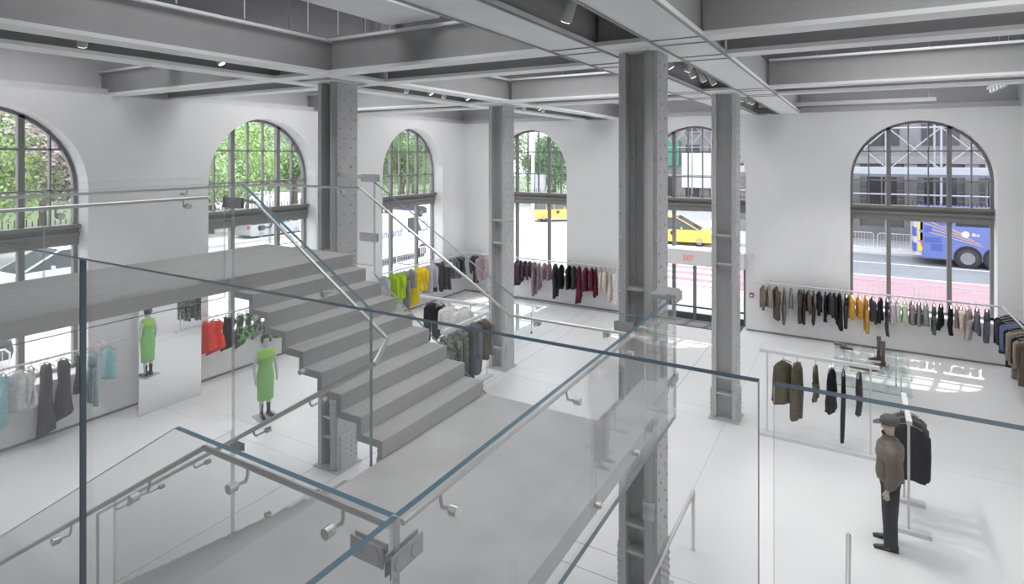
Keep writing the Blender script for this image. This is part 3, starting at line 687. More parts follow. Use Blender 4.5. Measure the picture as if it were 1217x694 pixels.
wall_rail([(-6.75, YW-RD, ZR), (XW+RD, YW-RD, ZR), (XW+RD, 13.2, ZR)], 'white clothes rail turning the far left corner behind the stair',
          [((x, YW-RD, ZR), (x, YW, ZR+0.03)) for x in (-7.2, -9.2, -12.9)] + [((XW+RD, y, ZR), (XW, y, ZR+0.03)) for y in (14.6, 18.9)])
wall_rail([(XW+RD, 8.35, ZR), (XW+RD, 12.7, ZR)], 'white clothes rail on left wall behind the stair steps, right of the mirror', [((XW+RD, y, ZR), (XW, y, ZR+0.03)) for y in (8.7, 12.5)])
wall_rail([(XW+RD, 1.5, ZR), (XW+RD, 6.72, ZR)], 'white clothes rail on left wall ending at the mirror', [((XW+RD, y, ZR), (XW, y, ZR+0.03)) for y in (3.0, 6.35)])

def px_to_x(px, Y):      # where the sight line of an image column meets the plane y = Y
    u = (px-608.5)/696.5; c, s = math.cos(THETA), math.sin(THETA)
    return (-s+c*u)/(c+s*u)*Y
def px_to_y(px, X):
    u = (px-608.5)/696.5; c, s = math.cos(THETA), math.sin(THETA)
    return (c+s*u)/(-s+c*u)*X
# (image column, kind, colour, length, thickness, turn)
FAR_R = [(907, 'jacket', 'taupe', .62, .16, .5), (914, 'shirt', 'tan', .62, .13, .4), (923, 'coat', 'brown', .98, .17, .6), (932, 'overalls', 'taupe', 1.1, .12, .3), (940, 'tunic', 'grey', .58, .12, .3),
 (951, 'coat', 'dark brown', .98, .13, .2), (955.5, 'trousers', 'dark brown', 1.02, .11, .2), (961, 'jacket', 'brown', .60, .12, .3), (967, 'dress', 'dark brown', .88, .11, .1), (974, 'jacket', 'black', .58, .14, .4),
 (981, 'overalls', 'black', .90, .11, .15), (987, 'jacket', 'charcoal', .60, .16, .4), (992, 'jacket', 'black', .66, .14, .2), (998, 'dress', 'black', .92, .16, .5), (1005.5, 'trousers', 'charcoal', .98, .13, .2),
 (1011, 'shirt', 'mustard', .66, .17, .5), (1021, 'shirt', 'mustard', .62, .12, .2), (1029, 'trousers', 'mustard', 1.04, .14, .35), (1037, 'jacket', 'charcoal', .66, .14, .2), (1046, 'jacket', 'black', .60, .16, -.2),
 (1054, 'overalls', 'charcoal', 1.06, .12, .1), (1060, 'shirt', 'lilac', .66, .13, .1), (1067, 'shirt', 'pale green', .64, .14, .1), (1075, 'shirt', 'pale green', .62, .13, -.1), (1084, 'shirt', 'mauve', .62, .15, .1),
 (1092, 'tunic', 'grey', .64, .17, -.1), (1100, 'shirt', 'sage', .62, .17, -.2), (1110, 'trousers', 'dark green', .84, .14, -.1), (1118.5, 'jacket', 'black', .58, .15, -.2), (1130, 'trousers', 'black', .84, .15, -.1),
 (1137, 'tunic', 'tan', .56, .11, -.2), (1142, 'shirt', 'cream', .62, .14, -.2), (1151, 'trousers', 'beige', .88, .22, -.5), (1161, 'jacket', 'slate', .62, .16, -.2), (1173, 'trousers', 'slate', .88, .19, -.25)]
for i, (px, kd, co, L, T, tr) in enumerate(FAR_R):
    garment(kd, co, (px_to_x(px, YW-RD), YW-RD, ZR), PI/2+tr*0.6, L, 0.36 if kd != 'trousers' else 0.32, T*0.76,
            '%s %s on far rail right of the doors, %s from its left end' % (co, kd, ORD[i]), 'garments on the right far rail')
SIDE = [('jacket', 'black', .72), ('coat', 'charcoal', .9), ('jacket', 'black', .78), ('jacket', 'denim blue', .7), ('jacket', 'denim blue', .66), ('coat', 'black', .95), ('coat', 'tan', .85), ('coat', 'taupe', 1.05), ('jacket', 'black', .8), ('coat', 'tan', .95), ('coat', 'brown', 1.0)]
for i, (kd, co, L) in enumerate(SIDE):
    garment(kd, co, (3.36, 19.1-i*0.24, ZR), random.uniform(-.25, .1), L, 0.44, 0.19, '%s %s on right wall rail, %s from the far corner' % (co, kd, ORD[i]), 'garments on the right side rail')
FAR_L = [(563, 'jacket', 'dark plum', .60, .14, -.5), (566, 'trousers', 'charcoal', 1.1, .13, -.3), (571, 'coat', 'pink', .95, .17, -.5), (578, 'dress', 'pink', .8, .14, -.5), (615, 'coat', 'dark plum', .95, .15, -.2), (619, 'coat', 'dark plum', .80, .15, -.2), (624, 'shirt', 'dark plum', .58, .14, -.1), (629.5, 'shirt', 'dark plum', .55, .14, -.1),
 (635, 'trousers', 'mauve', 1.28, .16, -.1), (641, 'dress', 'mauve', .98, .12, 0), (647, 'shirt', 'mauve', .60, .15, 0), (653, 'tunic', 'mauve', .60, .14, 0), (660, 'overalls', 'charcoal', 1.25, .18, -.2), (667, 'jacket', 'black', .88, .18, .1),
 (676, 'jacket', 'black', .85, .15, .1), (682, 'jacket', 'charcoal', .82, .17, .2), (688, 'dress', 'maroon', 1.2, .24, .2), (696, 'shirt', 'maroon', .85, .17, .2), (703, 'jacket', 'maroon', .80, .17, .2), (708, 'dress', 'maroon', .90, .16, .3),
 (714, 'shirt', 'cream', .78, .15, .3), (719, 'shirt', 'ivory', .80, .14, .3), (725, 'dress', 'ivory', 1.0, .17, .3), (731.5, 'coat', 'white', 1.2, .16, .3)]
for i, (px, kd, co, L, T, tr) in enumerate(FAR_L):
    garment(kd, co, (px_to_x(px, YW-RD), YW-RD, ZR), PI/2+tr*0.5, L, 0.37, T*0.82,
            '%s %s on far rail left of the doors, %s from room corner' % (co, kd, ORD[i]), 'garments on the left far rail')
CORN = [(457, 'coat', 'lavender grey', 1.15, .16), (467, 'shirt', 'lime', 1.0, .14), (472.5, 'shirt', 'lime', .88, .14), (477, 'shirt', 'lime', .88, .14), (483, 'trousers', 'grey', 1.3, .13), (488.5, 'tunic', 'grey', .62, .15), (492, 'dress', 'yellow', 1.3, .10), (497, 'shirt', 'yellow', .82, .13), (503, 'shirt', 'yellow', .85, .16),
 (508, 'tunic', 'lavender grey', 1.0, .12), (515, 'coat', 'lavender grey', .85, .18), (521, 'trousers', 'charcoal', 1.1, .12), (526, 'jacket', 'charcoal', .85, .17), (531, 'trousers', 'charcoal', 1.15, .15), (536, 'jacket', 'slate', .72, .14), (540, 'jacket', 'slate', .75, .17), (544, 'jacket', 'black', .70, .15), (549.5, 'dress', 'dark green', .80, .12)]
for i, (px, kd, co, L, T) in enumerate(CORN):
    garment(kd, co, (XW+RD, px_to_y(px, XW+RD), ZR), random.uniform(-.25, .25), L, 0.40, T, '%s %s on left rail behind the stair, %s from room corner' % (co, kd, ORD[len(CORN)-1-i]), 'garments on the left corner rail')
LEFT = [(4, 'dress', 'turquoise', .95, .09, None), (23, 'shirt', 'pale grey', .72, .30, None), (37, 'dress', 'white', .78, .10, None), (56, 'dress', 'charcoal', 1.35, .22, None), (76, 'dress', 'charcoal', 1.15, .24, None), (95, 'dress', 'charcoal', .72, .12, None), (110, 'trousers', 'dusty teal', 1.12, .09, None), (130, 'tunic', 'turquoise', .64, .12, None)]
for i, (px, kd, co, L, T, _) in enumerate(LEFT):
    garment(kd, co, (XW+RD, px_to_y(px, XW+RD), ZR), [0.2, 0.9, .2, .35, .45, .1, .1, .35][i], L, 0.30, T, '%s %s on the leftmost rail before the mirror, %s from the mirror' % (co, kd, ORD[len(LEFT)-1-i]), 'garments on the near left rail', hang='w')
RED = [(247, 'dress', 'red', .72, .26, None), (257, 'dress', 'red', .76, .22, None), (272, 'dress', 'black', .78, .20, None), (285, 'dress', 'green print', .82, .10, 'cloth_green_print'), (295, 'dress', 'green print', .66, .08, 'cloth_green_print'), (306, 'dress', 'grey print', .70, .10, 'cloth_grey_print'),
       (318, 'dress', 'green print', .98, .12, 'cloth_green_print'), (326, 'coat', 'olive', .85, .2, None), (333, 'coat', 'olive', .9, .2, None), (346, 'jacket', 'charcoal', .7, .18, None)]
for i, (px, kd, co, L, T, mn) in enumerate(RED):
    garment(kd, co, (XW+RD, px_to_y(px, XW+RD), ZR), [.5, .4, .4, .2, .1, .2, .1, .3, .2, .2][i], L, 0.42 if i < 3 else 0.3, T, '%s %s on left rail right of the mirror, %s from the mirror' % (co, kd, ORD[i]), 'garments on the rail beside the mirror', matname=mn)

# ---------------------------------------------------------------- free-standing racks
def rack(loc, length, rz, label, h=1.68, base=True):
    e = empty('clothes_rack', loc, label, 'clothes rack', 'floor racks', rz); a = length/2
    MB().box(-a, a, -0.035, 0.035, h-0.03, h+0.03).build('top_bar', 'rail_white', e)
    for s in (-1, 1): MB().cyl((s*(a-0.14), 0, 0.05), (s*(a-0.14), 0, h-0.03), 0.016, 10).build('post', 'rail_white', e)
    if base: MB().box(-a, a, -0.10, 0.10, 0, 0.06).build('base_bar', 'rail_white', e)
    return e
rack((-0.62, 12.72, 0), 2.05, 0, 'white floor rack of olive and black garments beside the right column')
R1 = [(931, 'vest', 'olive', .80, .22, .75, .42), (947, 'overalls', 'olive', 1.12, .17, .35, .40), (969, 'trousers', 'olive', .68, .10, .1, .34), (988, 'vest', 'black', .80, .12, .25, .40), (1002.5, 'overalls', 'black', 1.32, .08, .0, .28), (1021, 'trousers', 'charcoal', .78, .11, .1, .32)]
for i, (x, kd, co, L, T, tr, W_) in enumerate(R1):
    garment(kd, co, (px_to_x(x, 12.72), 12.72, 1.63), PI/2-tr, L, W_, T, '%s %s on white floor rack by right column, %s from left' % (co, kd, ORD[i]), 'garments on the white floor rack')
e = empty('clothes_rack', (0.70, 10.93, 0), 'small white rack with jackets right behind the dressed male mannequin', 'clothes rack', 'floor racks', PI/2)
MB().box(-0.6, 0.6, -0.035, 0.035, 1.65, 1.71).build('top_bar', 'rail_white', e)
for s in (-1, 1):
    MB().cyl((s*0.45, 0, 0.05), (s*0.45, 0, 1.65), 0.018, 10).build('post', 'rail_white', e); MB().box(s*0.45-0.07, s*0.45+0.07, -0.28, 0.30, 0, 0.06).build('base_bar', 'rail_white', e)
for i, (y, co) in enumerate(((10.72, 'black'), (10.98, 'charcoal'), (11.2, 'brown'))):
    garment('jacket', co, (0.70, y, 1.60), [-0.05, 0.1, 0.25][i], 0.80, 0.46, 0.17, '%s jacket on the rack behind the male mannequin, %s from the front' % (co, ORD[i]), 'jackets behind the mannequin')
rack((-9.66, 13.0, 0), 1.85, -0.0, 'white rack with black and white tops beyond the concrete steps', 1.62)
for i, (x, kd, co, L, T, tr) in enumerate(((-10.2, 'overalls', 'black', 1.05, .22, .7), (-9.87, 'dress', 'black', .80, .10, .2), (-9.6, 'shirt', 'white', .75, .22, .7), (-9.1, 'shirt', 'white', .75, .22, .7))):
    garment(kd, co, (x, 13.0, 1.57), PI/2-tr, L, .44, T, '%s %s on white rack beyond the steps, %s from left' % (co, kd, ORD[i]), 'garments beyond the steps')
rack((-8.0, 11.6, 0), 2.0, PI/2, 'white rack with camouflage garments right behind the lower steps', 1.62)
CAMO = [('trousers', 'camouflage', 1.1), ('coat', 'camouflage', 1.15), ('coat', 'dark green', 1.1), ('trousers', 'camouflage', 1.25), ('overalls', 'charcoal', 1.3), ('coat', 'slate', 1.15), ('trousers', 'slate', 1.2), ('shirt', 'olive', .9), ('jacket', 'taupe', .85)]
for i, (kd, co, L) in enumerate(CAMO):
    garment(kd, co, (-8.0, 10.75+i*0.2, 1.57), 0.05+0.12*(i % 3), L, .38, .12, '%s %s on the rack behind the lower steps, %s from the stair side' % (co, kd, ORD[i]), 'garments behind the lower steps', matname='cloth_camouflage' if co == 'camouflage' else None)

# ---------------------------------------------------------------- mirror
mr = empty('floor_mirror', (-13.22, 7.5, 0), 'tall frameless floor mirror standing by the left wall reflecting the green dress', 'mirror', rz=0)
MB().box(-0.02, 0.0, -0.7, 0.7, 0, 2.9).build('backing', 'rail_white', mr)
MB().box(0.0, 0.004, -0.69, 0.69, 0.015, 2.885).build('mirror_face', 'mirror', mr)
MB().box(-0.50, -0.02, -0.5, -0.46, 0, 0.04).build('foot', 'rail_white', mr); MB().box(-0.50, -0.02, 0.46, 0.5, 0, 0.04).build('foot', 'rail_white', mr)

# ---------------------------------------------------------------- glass tables and what lies on them
def glass_table(loc, sx, sy, levels, label, group='glass tables'):
    e = empty('glass_table', loc, label, 'table', group)
    for z in levels:
        m = MB(); m.prism([(-sx/2, -sy/2, z-0.012), (sx/2, -sy/2, z-0.012), (sx/2, sy/2, z-0.012), (-sx/2, sy/2, z-0.012)], (0, 0, 0.012), 0, 1)
        m.build('glass_top', ['table_glass', 'glass_edge2'], e)
    for a in (-1, 1):
        for b_ in (-1, 1):
            l = MB(); l.cyl((a*(sx/2-0.2), b_*(sy/2-0.2), 0.07), (a*(sx/2-0.2), b_*(sy/2-0.2), levels[-1]-0.012), 0.016, 8); lo = l.build('leg', 'stainless', e)
            c = MB(); c.cyl((a*(sx/2-0.2)-0.015, b_*(sy/2-0.2), 0.038), (a*(sx/2-0.2)+0.015, b_*(sy/2-0.2), 0.038), 0.038, 12); c.build('castor', 'dark_metal', lo)
    return e
mat('glass_edge2', (0.20, 0.30, 0.30), 0.3)
glass_table((0.33, 16.1, 0), 1.5, 2.1, (0.45, 0.80), 'two-tier glass table on castors behind the white floor rack')
glass_table((-9.3, 15.6, 0), 1.5, 1.6, (0.45, 0.80), 'glass table with dark shoes far behind the steps')
glass_table((-11.0, 11.3, 0), 1.5, 1.3, (0.45, 0.80), 'two-tier glass table seen past the mannequin in the green dress')
def shoe_mesh(L, mt, heel=0.0, shaft=0.0):
    m = MB(); n = 12; rings = []
    for q, w, h in ((-.5, .25, .55), (-.42, .36, .62), (-.2, .36, .60), (0, .36, .48), (.2, .42, .36), (.38, .38, .26), (.48, .22, .18), (.5, .08, .12)):
        zc = heel*max(0, -q+0.1)
        rings.append([Vector((q*L, w*L*0.28*math.cos(a)*1.1, zc+max(0, (h*L*0.42)*(0.5+0.5*math.sin(a))))) for a in [2*PI*j/n for j in range(n)]])
    m.rings(rings)
    if shaft: m.rings([[Vector((-.30*L+.17*L*s_*math.cos(a), .14*L*s_*math.sin(a), z)) for a in [2*PI*j/n for j in range(n)]] for z, s_ in ((0.04, 1), (shaft*.4, .82), (shaft, 1.05))])
    if heel: m.box(-.48*L, -.30*L, -.08*L, .08*L, 0, heel*0.7)
    m.box(-.5*L, .47*L, -.11*L, .11*L, -0.012, 0.008)
    return m.mesh('shoe', mt, True)
mat('suede', (0.17, 0.13, 0.11), 0.9, nz=0.2, scale=30); mat('leather_black', (0.022, 0.02, 0.02), 0.35)
sm = shoe_mesh(0.27, 'suede', 0.05, 0.55); sb = shoe_mesh(0.28, 'cloth_slate')
def thing(name, me, loc, rz, label, cat, group=None, rx=0):
    o = link(name, me, None, loc, (rx, 0, rz)); return tag(o, label, cat, group)
thing('tall_boot', sm, (0.50, 15.75, 0.812), 3.6, 'tall brown suede boot upright on the glass table, the nearer one', 'boot', 'boots on glass table')
thing('tall_boot', sm, (0.42, 16.15, 0.812), 3.3, 'tall brown suede boot upright on the glass table, the farther one', 'boot', 'boots on glass table')
thing('shoe', sb, (-0.16, 16.7, 0.812), 0.1, 'dark flat shoe at the far edge of the glass table, right one', 'shoe', 'flat shoes on glass table')
thing('shoe', shoe_mesh(0.28, 'cloth_grey'), (-0.42, 16.85+.0, 0.812) if False else (-0.3, 16.95, 0.812), 0.1, 'grey flat shoe at the far edge of the glass table, left one', 'shoe', 'flat shoes on glass table')
thing('shoe', sb, (-9.1, 15.3, 0.812), 0.2, 'dark shoe on the far glass table, right one', 'shoe', 'shoes on far table')
thing('shoe', sb, (-9.5, 15.5, 0.812), 0.2, 'dark shoe on the far glass table, left one', 'shoe', 'shoes on far table')
m = MB(); m.tube([(0, 0, 0), (0.06, 0.01, 0.01), (0.3, 0, 0), (0.5, -0.01, 0.005), (0.56, 0, 0)], [0.04, 0.062, 0.066, 0.06, 0.035], 12)
o = m.build('rolled_garment', 'cloth_taupe', None, True); o.location = (-0.1, 15.25, 0.866); tag(o, 'rolled taupe garment lying on the near edge of the glass table', 'garment')
m = MB(); m.rings([[Vector((0.28*math.cos(a)*s_, 0.2*math.sin(a)*s_, z)) for a in [2*PI*j/14 for j in range(14)]] for z, s_ in ((0, .9), (0.04, 1), (0.08, .85), (0.1, .4))])
o = m.build('folded_garment', 'cloth_dark_green', None, True); o.location = (-11.2, 11.2, 0.80); tag(o, 'folded dark green garment on the glass table past the mannequin', 'garment')

# ================================================================ MANNEQUINS
def skin_body(name, verts, edges, radii, mt, parent, sub=2):
    me = bpy.data.meshes.new(name); me.from_pydata(verts, edges, []); me.materials.append(MAT[mt])
    o = bpy.data.objects.new(name, me); COL.objects.link(o); o.parent = parent
    o.modifiers.new('skin', 'SKIN'); s_ = o.modifiers.new('sub', 'SUBSURF'); s_.levels = sub; s_.render_levels = sub
    for i, r in enumerate(radii):
        r = r if isinstance(r, tuple) else (r, r); me.skin_vertices[0].data[i].radius = r
    me.skin_vertices[0].data[0].use_root = True
    o.modifiers['skin'].use_smooth_shade = True
    return o
def human(parent, mt, h, arm_out, hip, foot_y, chest, name='body'):
    """faces +x; shoulders along y; feet on z=0"""
    k = h/1.80; V = []; E = []; Rr = []
    def v(x, y, z, r, p=None):
        V.append((x*k, y*k, z*k)); Rr.append(r*k if not isinstance(r, tuple) else (r[0]*k, r[1]*k))
        if p is not None: E.append((p, len(V)-1))
        return len(V)-1
    pel = v(0, 0, .98, (hip, .10)); wa = v(0.01, 0, 1.12, (chest*.82, .09), pel); ch = v(.01, 0, 1.30, (chest, .105), wa); sh = v(0, 0, 1.44, (.10, .075), ch)
    nk = v(.005, 0, 1.53, .052, sh); h0 = v(.015, 0, 1.60, .066, nk); h1 = v(.02, 0, 1.68, (.074, .094), h0); h2 = v(.01, 0, 1.755, (.062, .08), h1)
    v(.115, 0, 1.655, .012, h1)                                # nose
    for s in (-1, 1):
        a0 = v(0, s*.155, 1.41, .050, sh); a1 = v(-.01, s*(.20+arm_out*.4), 1.27, .044, a0); a2 = v(-.015, s*(.215+arm_out), 1.13, .036, a1); a3 = v(.02, s*(.22+arm_out), .98, .032, a2); a4 = v(.045, s*(.22+arm_out), .89, .024, a3)
        pm = v(.055, s*(.222+arm_out), .845, (.018, .034), a4)
        for j, (dx, ln) in enumerate(((-.028, .072), (-.009, .085), (.010, .08), (.028, .064))):
            f1 = v(.055+dx, s*(.222+arm_out), .80, .0095, pm); v(.058+dx*1.1, s*(.214+arm_out), .80-ln+.02, .0085, f1)
        t1 = v(.09, s*(.210+arm_out), .83, .010, pm); v(.105, s*(.205+arm_out), .79, .009, t1)
        l0 = v(0, s*.09, .88, .085, pel); l1 = v(.01, s*(.5*.09+.5*foot_y), .66, .070, l0); l2 = v(.015, s*foot_y, .49, .053, l1); l3 = v(-.01, s*foot_y, .33, .052, l2); l4 = v(-.015, s*foot_y, .11, .036, l3)
        f0 = v(-.03, s*foot_y, .05, .034, l4); f1 = v(.07, s*(foot_y+.01), .035, .033, f0); v(.16, s*(foot_y+.02), .025, .022, f1)
    return skin_body(name, V, E, Rr, mt, parent)
mat('mannequin_grey', (0.62, 0.61, 0.60), 0.5); mat('mannequin_skin', (0.60, 0.46, 0.37), 0.55); mat('wig_dark', (0.03, 0.03, 0.033), 0.7)
mat('dress_green', (0.27, 0.60, 0.19), 0.8, nz=0.08, scale=25, bump=0.3); mat('dress_lit', (0.36, 0.66, 0.13), 0.8)
mat('jacket_brown', (0.135, 0.105, 0.08), 0.7, nz=0.15, scale=10, bump=0.3); mat('jacket_flap', (0.17, 0.135, 0.105), 0.7, nz=0.15, scale=10, bump=0.3); mat('cap_grey', (0.10, 0.095, 0.09), 0.8, nz=0.2, scale=30); mat('trouser_black', (0.022, 0.022, 0.027), 0.8, nz=0.2, scale=14, bump=0.2)
mat('plinth_white', (0.40, 0.44, 0.50), 0.3)
def ringz(cx, cy, rx, ry, z, n=20, ph=0, f=0, k=7):
    return [Vector((cx+rx*math.cos(a)*(1+f*math.sin(k*a+ph)), cy+ry*math.sin(a)*(1+f*math.sin(k*a+ph)), z)) for a in [2*PI*j/n for j in range(n)]]
# --- woman's figure in the green dress, facing the room (+x)
wm = empty('mannequin', (-10.92, 8.2, 0.012), 'pale mannequin in a sleeveless bright green midi dress and black boots', 'mannequin', 'mannequins', rz=-0.25)
human(wm, 'mannequin_grey', 1.74, 0.02, .115, .085, .125)
m = MB(); m.box(-.18, .24, -.22, .22, -0.012, 0.0); m.build('base_plate', 'plinth_white', wm)
m = MB(); m.rings([ringz(.005, 0, .075, .11, 1.44), ringz(.005, 0, .10, .185, 1.40), ringz(.01, 0, .125, .175, 1.30), ringz(.015, 0, .13, .165, 1.22), ringz(.005, 0, .11, .14, 1.08), ringz(0, 0, .13, .175, .93, f=.01), ringz(0, 0, .145, .185, .80, f=.02), ringz(0, 0, .13, .17, .58, f=.03), ringz(0, 0, .125, .165, .36, f=.05)])
d_ = m.build('dress', 'dress_green', wm, True)
m = MB(); m.rings([ringz(.005, 0, .08, .115, 1.445), ringz(.005, 0, .105, .19, 1.402), ringz(.01, 0, .13, .18, 1.30), ringz(.015, 0, .135, .17, 1.235)]); m.build('lit_shoulders', 'dress_lit', d_, True)  # top of the dress in lighter green, painting in the light on it
m = MB(); m.rings([ringz(-.01, 0, .07, .07, 1.56), ringz(-.012, 0, .095, .088, 1.60), ringz(-.005, 0, .108, .092, 1.66), ringz(0, 0, .10, .085, 1.71), ringz(.0, 0, .06, .05, 1.745)])
for i, p in enumerate(m.v):
    if p[0] > .05 and p[2] < 1.67: m.v[i] = (.045, p[1], p[2])
m.build('wig', 'wig_dark', wm, True)
def boot_mesh(): return shoe_mesh(0.29, 'leather_black', 0.0, 0.26)
BM = boot_mesh()
for s in (-1, 1): link('boot', BM, wm, (.07, s*.085, 0.012), (0, 0, s*.12))
m = MB()
for j in range(0): m.tube([(.02, .10, 1.46), (.02+.03*math.cos(j*1.3), .16+.02*j, 1.52+.03*math.sin(j*2)), (.03*math.sin(j), .21+.015*j, 1.50+.05*math.cos(j*1.7))], [.012, .03, .008], 7)
# --- man's figure in brown jacket, facing left (-x)
mn = empty('mannequin', (0.45, 10.0, 0.0), 'mannequin in a brown jacket, black trousers and peaked cap, standing in profile', 'mannequin', 'mannequins', rz=PI)
human(mn, 'mannequin_skin', 1.84, 0.035, .125, .125, .15)
m = MB(); m.rings([ringz(.02, 0, .075, .075, 1.60, f=.02), ringz(.015, 0, .085, .09, 1.545), ringz(.0, 0, .105, .17, 1.525), ringz(.0, 0, .125, .225, 1.495), ringz(.0, 0, .145, .25, 1.45), ringz(.0, 0, .155, .235, 1.34, f=.015), ringz(.01, 0, .165, .23, 1.18, f=.03), ringz(.01, 0, .175, .235, 1.05, f=.05), ringz(.0, 0, .165, .225, .97, f=.06), ringz(.0, 0, .14, .19, .965, f=.04)])
jk = m.build('jacket', 'jacket_brown', mn, True)
for s in (-1, 1):
    m = MB(); m.tube([(0, s*.16, 1.465), (-.005, s*.235, 1.38), (-.03, s*.275, 1.20), (-.01, s*.285, 1.05), (.03, s*.275, .955), (.04, s*.27, .925)], [.08, .095, .090, .083, .064, .045], 14); m.build('sleeve', 'jacket_brown', jk, True)
m = MB(); m.rings([ringz(0, 0, .10, .215, 1.50), ringz(.0, 0, .17, .268, 1.44), ringz(.01, 0, .178, .272, 1.33, f=.02), ringz(.01, 0, .172, .255, 1.29, f=.02)]); m.build('yoke_flap', 'jacket_flap', jk, True)
m = MB(); m.rings([ringz(0, 0, .135, .18, 1.02), ringz(0, 0, .135, .185, .92), ringz(0, 0, .12, .175, .84)])
for s in (-1, 1):
    m.rings([ringz(0, s*.09, .115, .098, .88), ringz(.005, s*.11, .105, .10, .65, f=.03), ringz(.01, s*.125, .092, .095, .42, f=.04), ringz(-.0, s*.128, .085, .088, .22, f=.05), ringz(.0, s*.13, .085, .088, .07, f=.06)])
m.build('trousers', 'trouser_black', mn, True)
SMn = shoe_mesh(0.31, 'leather_black')
for s in (-1, 1): link('shoe', SMn, mn, (.06, s*.135, 0.012), (0, 0, s*.08))
m = MB(); m.rings([ringz(.02, 0, .112, .098, 1.745), ringz(.01, 0, .124, .110, 1.785), ringz(.005, 0, .120, .106, 1.83), ringz(.0, 0, .085, .075, 1.865), ringz(0, 0, .03, .03, 1.88)]); cp = m.build('cap', 'cap_grey', mn, True)
m = MB(); m.rings([[Vector((x, w*math.cos(a), z+.012*math.sin(a))) for a in [2*PI*j/12 for j in range(12)]] for x, w, z in ((.07, .095, 1.765), (.14, .092, 1.758), (.19, .07, 1.742), (.215, .03, 1.732))]); m.build('peak', 'cap_grey', cp, True)
m = MB(); m.rings([ringz(.075, 0, .028, .045, 1.59), ringz(.085, 0, .028, .05, 1.61), ringz(.08, 0, .02, .045, 1.63)]); m.build('beard', 'wig_dark', mn, True)

# ================================================================ THE STREETS OUTSIDE
GZ = -0.16
mat('asphalt', (0.46, 0.465, 0.48), 0.9, nz=0.1, scale=1.5); mat('asphalt_dark', (0.22, 0.23, 0.25), 0.9, nz=0.08, scale=1.0)
mat('bus_lane', (0.40, 0.25, 0.28), 0.9, nz=0.08, scale=1.5)
mat('pavement', (0.55, 0.54, 0.54), 0.9, nz=0.08, scale=1.0); mat('line_white', (0.85, 0.85, 0.85), 0.7); mat('grass', (0.12, 0.17, 0.09), 0.9, nz=0.3, scale=2)
def ground(name, x0, x1, y0, y1, z, mt): return struct(MB().box(x0, x1, y0, y1, z-0.3, z).build(name, mt))
ground('ground', -160, 120, -60, 160, GZ-0.05, 'asphalt')
ground('sidewalk', -19.0, XW-0.62, -40, 25.6, GZ+0.12, 'pavement'); ground('sidewalk', XW-0.62, 60, YW+0.62, 25.6, GZ+0.12, 'pavement')
ground('road', -12.0, 60, 26.0, 33.0, GZ, 'bus_lane')
ground('road', -12.0, 60, 33.0, 40.2, GZ, 'asphalt_dark')
ground('sidewalk', -12, 60, 40.2, 46.5, GZ+0.12, 'pavement')
ground('sidewalk', -42, -34.5, -40, 38, GZ+0.12, 'pavement')
ground('park_ground', -120, -42, -60, 38, GZ+0.05, 'grass'); ground('park_ground', -120, -14, 62, 140, GZ+0.05, 'grass')
def stripe(x0, x1, y0, y1): MB().box(x0, x1, y0, y1, GZ, GZ+0.006).build('road_line', 'line_white', bpy.data.objects['ground'])
stripe(-12, 60, 32.92, 33.08); stripe(-12, 60, 36.9, 37.02); stripe(-12, 60, 26.2, 26.3)
for k in range(9): stripe(-11.0+0.0, -5.0, 26.6+k*1.45, 27.25+k*1.45)
for k in range(8): stripe(-33+k*1.7, -32.2+k*1.7, 24.0, 28.5)
for k in range(6): stripe(-26.6, -26.4, -20+k*7, -16+k*7)

# steel crowd barriers
mat('galvanised', (0.62, 0.63, 0.66), 0.45, metal=0.3); mat('galvanised_dim', (0.42, 0.42, 0.47), 0.5, metal=0.2)
def barrier_mesh(mt, bare=False):
    m = MB(); m.tube([(-1.1, 0, 0.12), (-1.1, 0, 0.95), (-1.0, 0, 1.06), (1.0, 0, 1.06), (1.1, 0, 0.95), (1.1, 0, 0.12)], 0.02, 6); a = m.mesh('outer_tube', mt)
    m = MB(); m.cyl((-1.1, 0, 0.2), (1.1, 0, 0.2), 0.015, 6); b_ = m.mesh('bottom_tube', mt)
    m = MB(); m.cyl((0, 0, 0.2), (0, 0, 1.05), 0.009, 5); c = m.mesh('picket', mt)
    m = MB(); m.bar((0, -0.3, 0.02), (0, 0.3, 0.02), 0.05, 0.02); m.cyl((0, 0, 0.03), (0, 0, 0.14), 0.02, 6); f = m.mesh('foot', mt)
    return a, b_, c, f
BAR = barrier_mesh('galvanised'); BAR2 = barrier_mesh('galvanised_dim')
def barrier(x, y, rz, label, B=BAR, z=GZ+0.12):
    e = empty('crowd_barrier', (x, y, z), label, 'barrier', 'crowd barriers', rz)
    link('outer_tube', B[0], e); link('bottom_tube', B[1], e)
    for k in range(13): link('picket', B[2], e, (-0.96+k*0.16, 0, 0))
    for s in (-0.85, 0.85): link('foot', B[3], e, (s, 0, 0))
for i, x in enumerate((-1.6, 0.75, 3.1, 5.45)): barrier(x, 25.2, 0.0, 'steel crowd barrier before the pink lane outside the right arch, %s from the left' % ORD[i], BAR2)
for i, x in enumerate((-4.9, -2.45, -0.1, 2.3)): barrier(x, 40.7, 0.0, 'steel crowd barrier on the far pavement behind the bus lane, %s from the left' % ORD[i])
for i, y in enumerate((2.3, 4.9)): barrier(-17.3, y, PI/2, 'white crowd barrier outside the leftmost arch window, %s from the left' % ORD[i])
for i, y in enumerate((9.4, 12.0, 14.6)): barrier(-18.5, y, PI/2, 'white crowd barrier outside the arch window behind the walkway, %s from the left' % ORD[i])
for i, y in enumerate((19.6, 22.2)): barrier(-18.6, y, PI/2, 'white crowd barrier in front of the parked van, %s from the left' % ORD[i])
for i, x in enumerate((-13.4, -10.9)): barrier(x, 25.0, 0, 'dim crowd barrier outside the arch window beside the room corner, %s from the left' % ORD[i], BAR2)

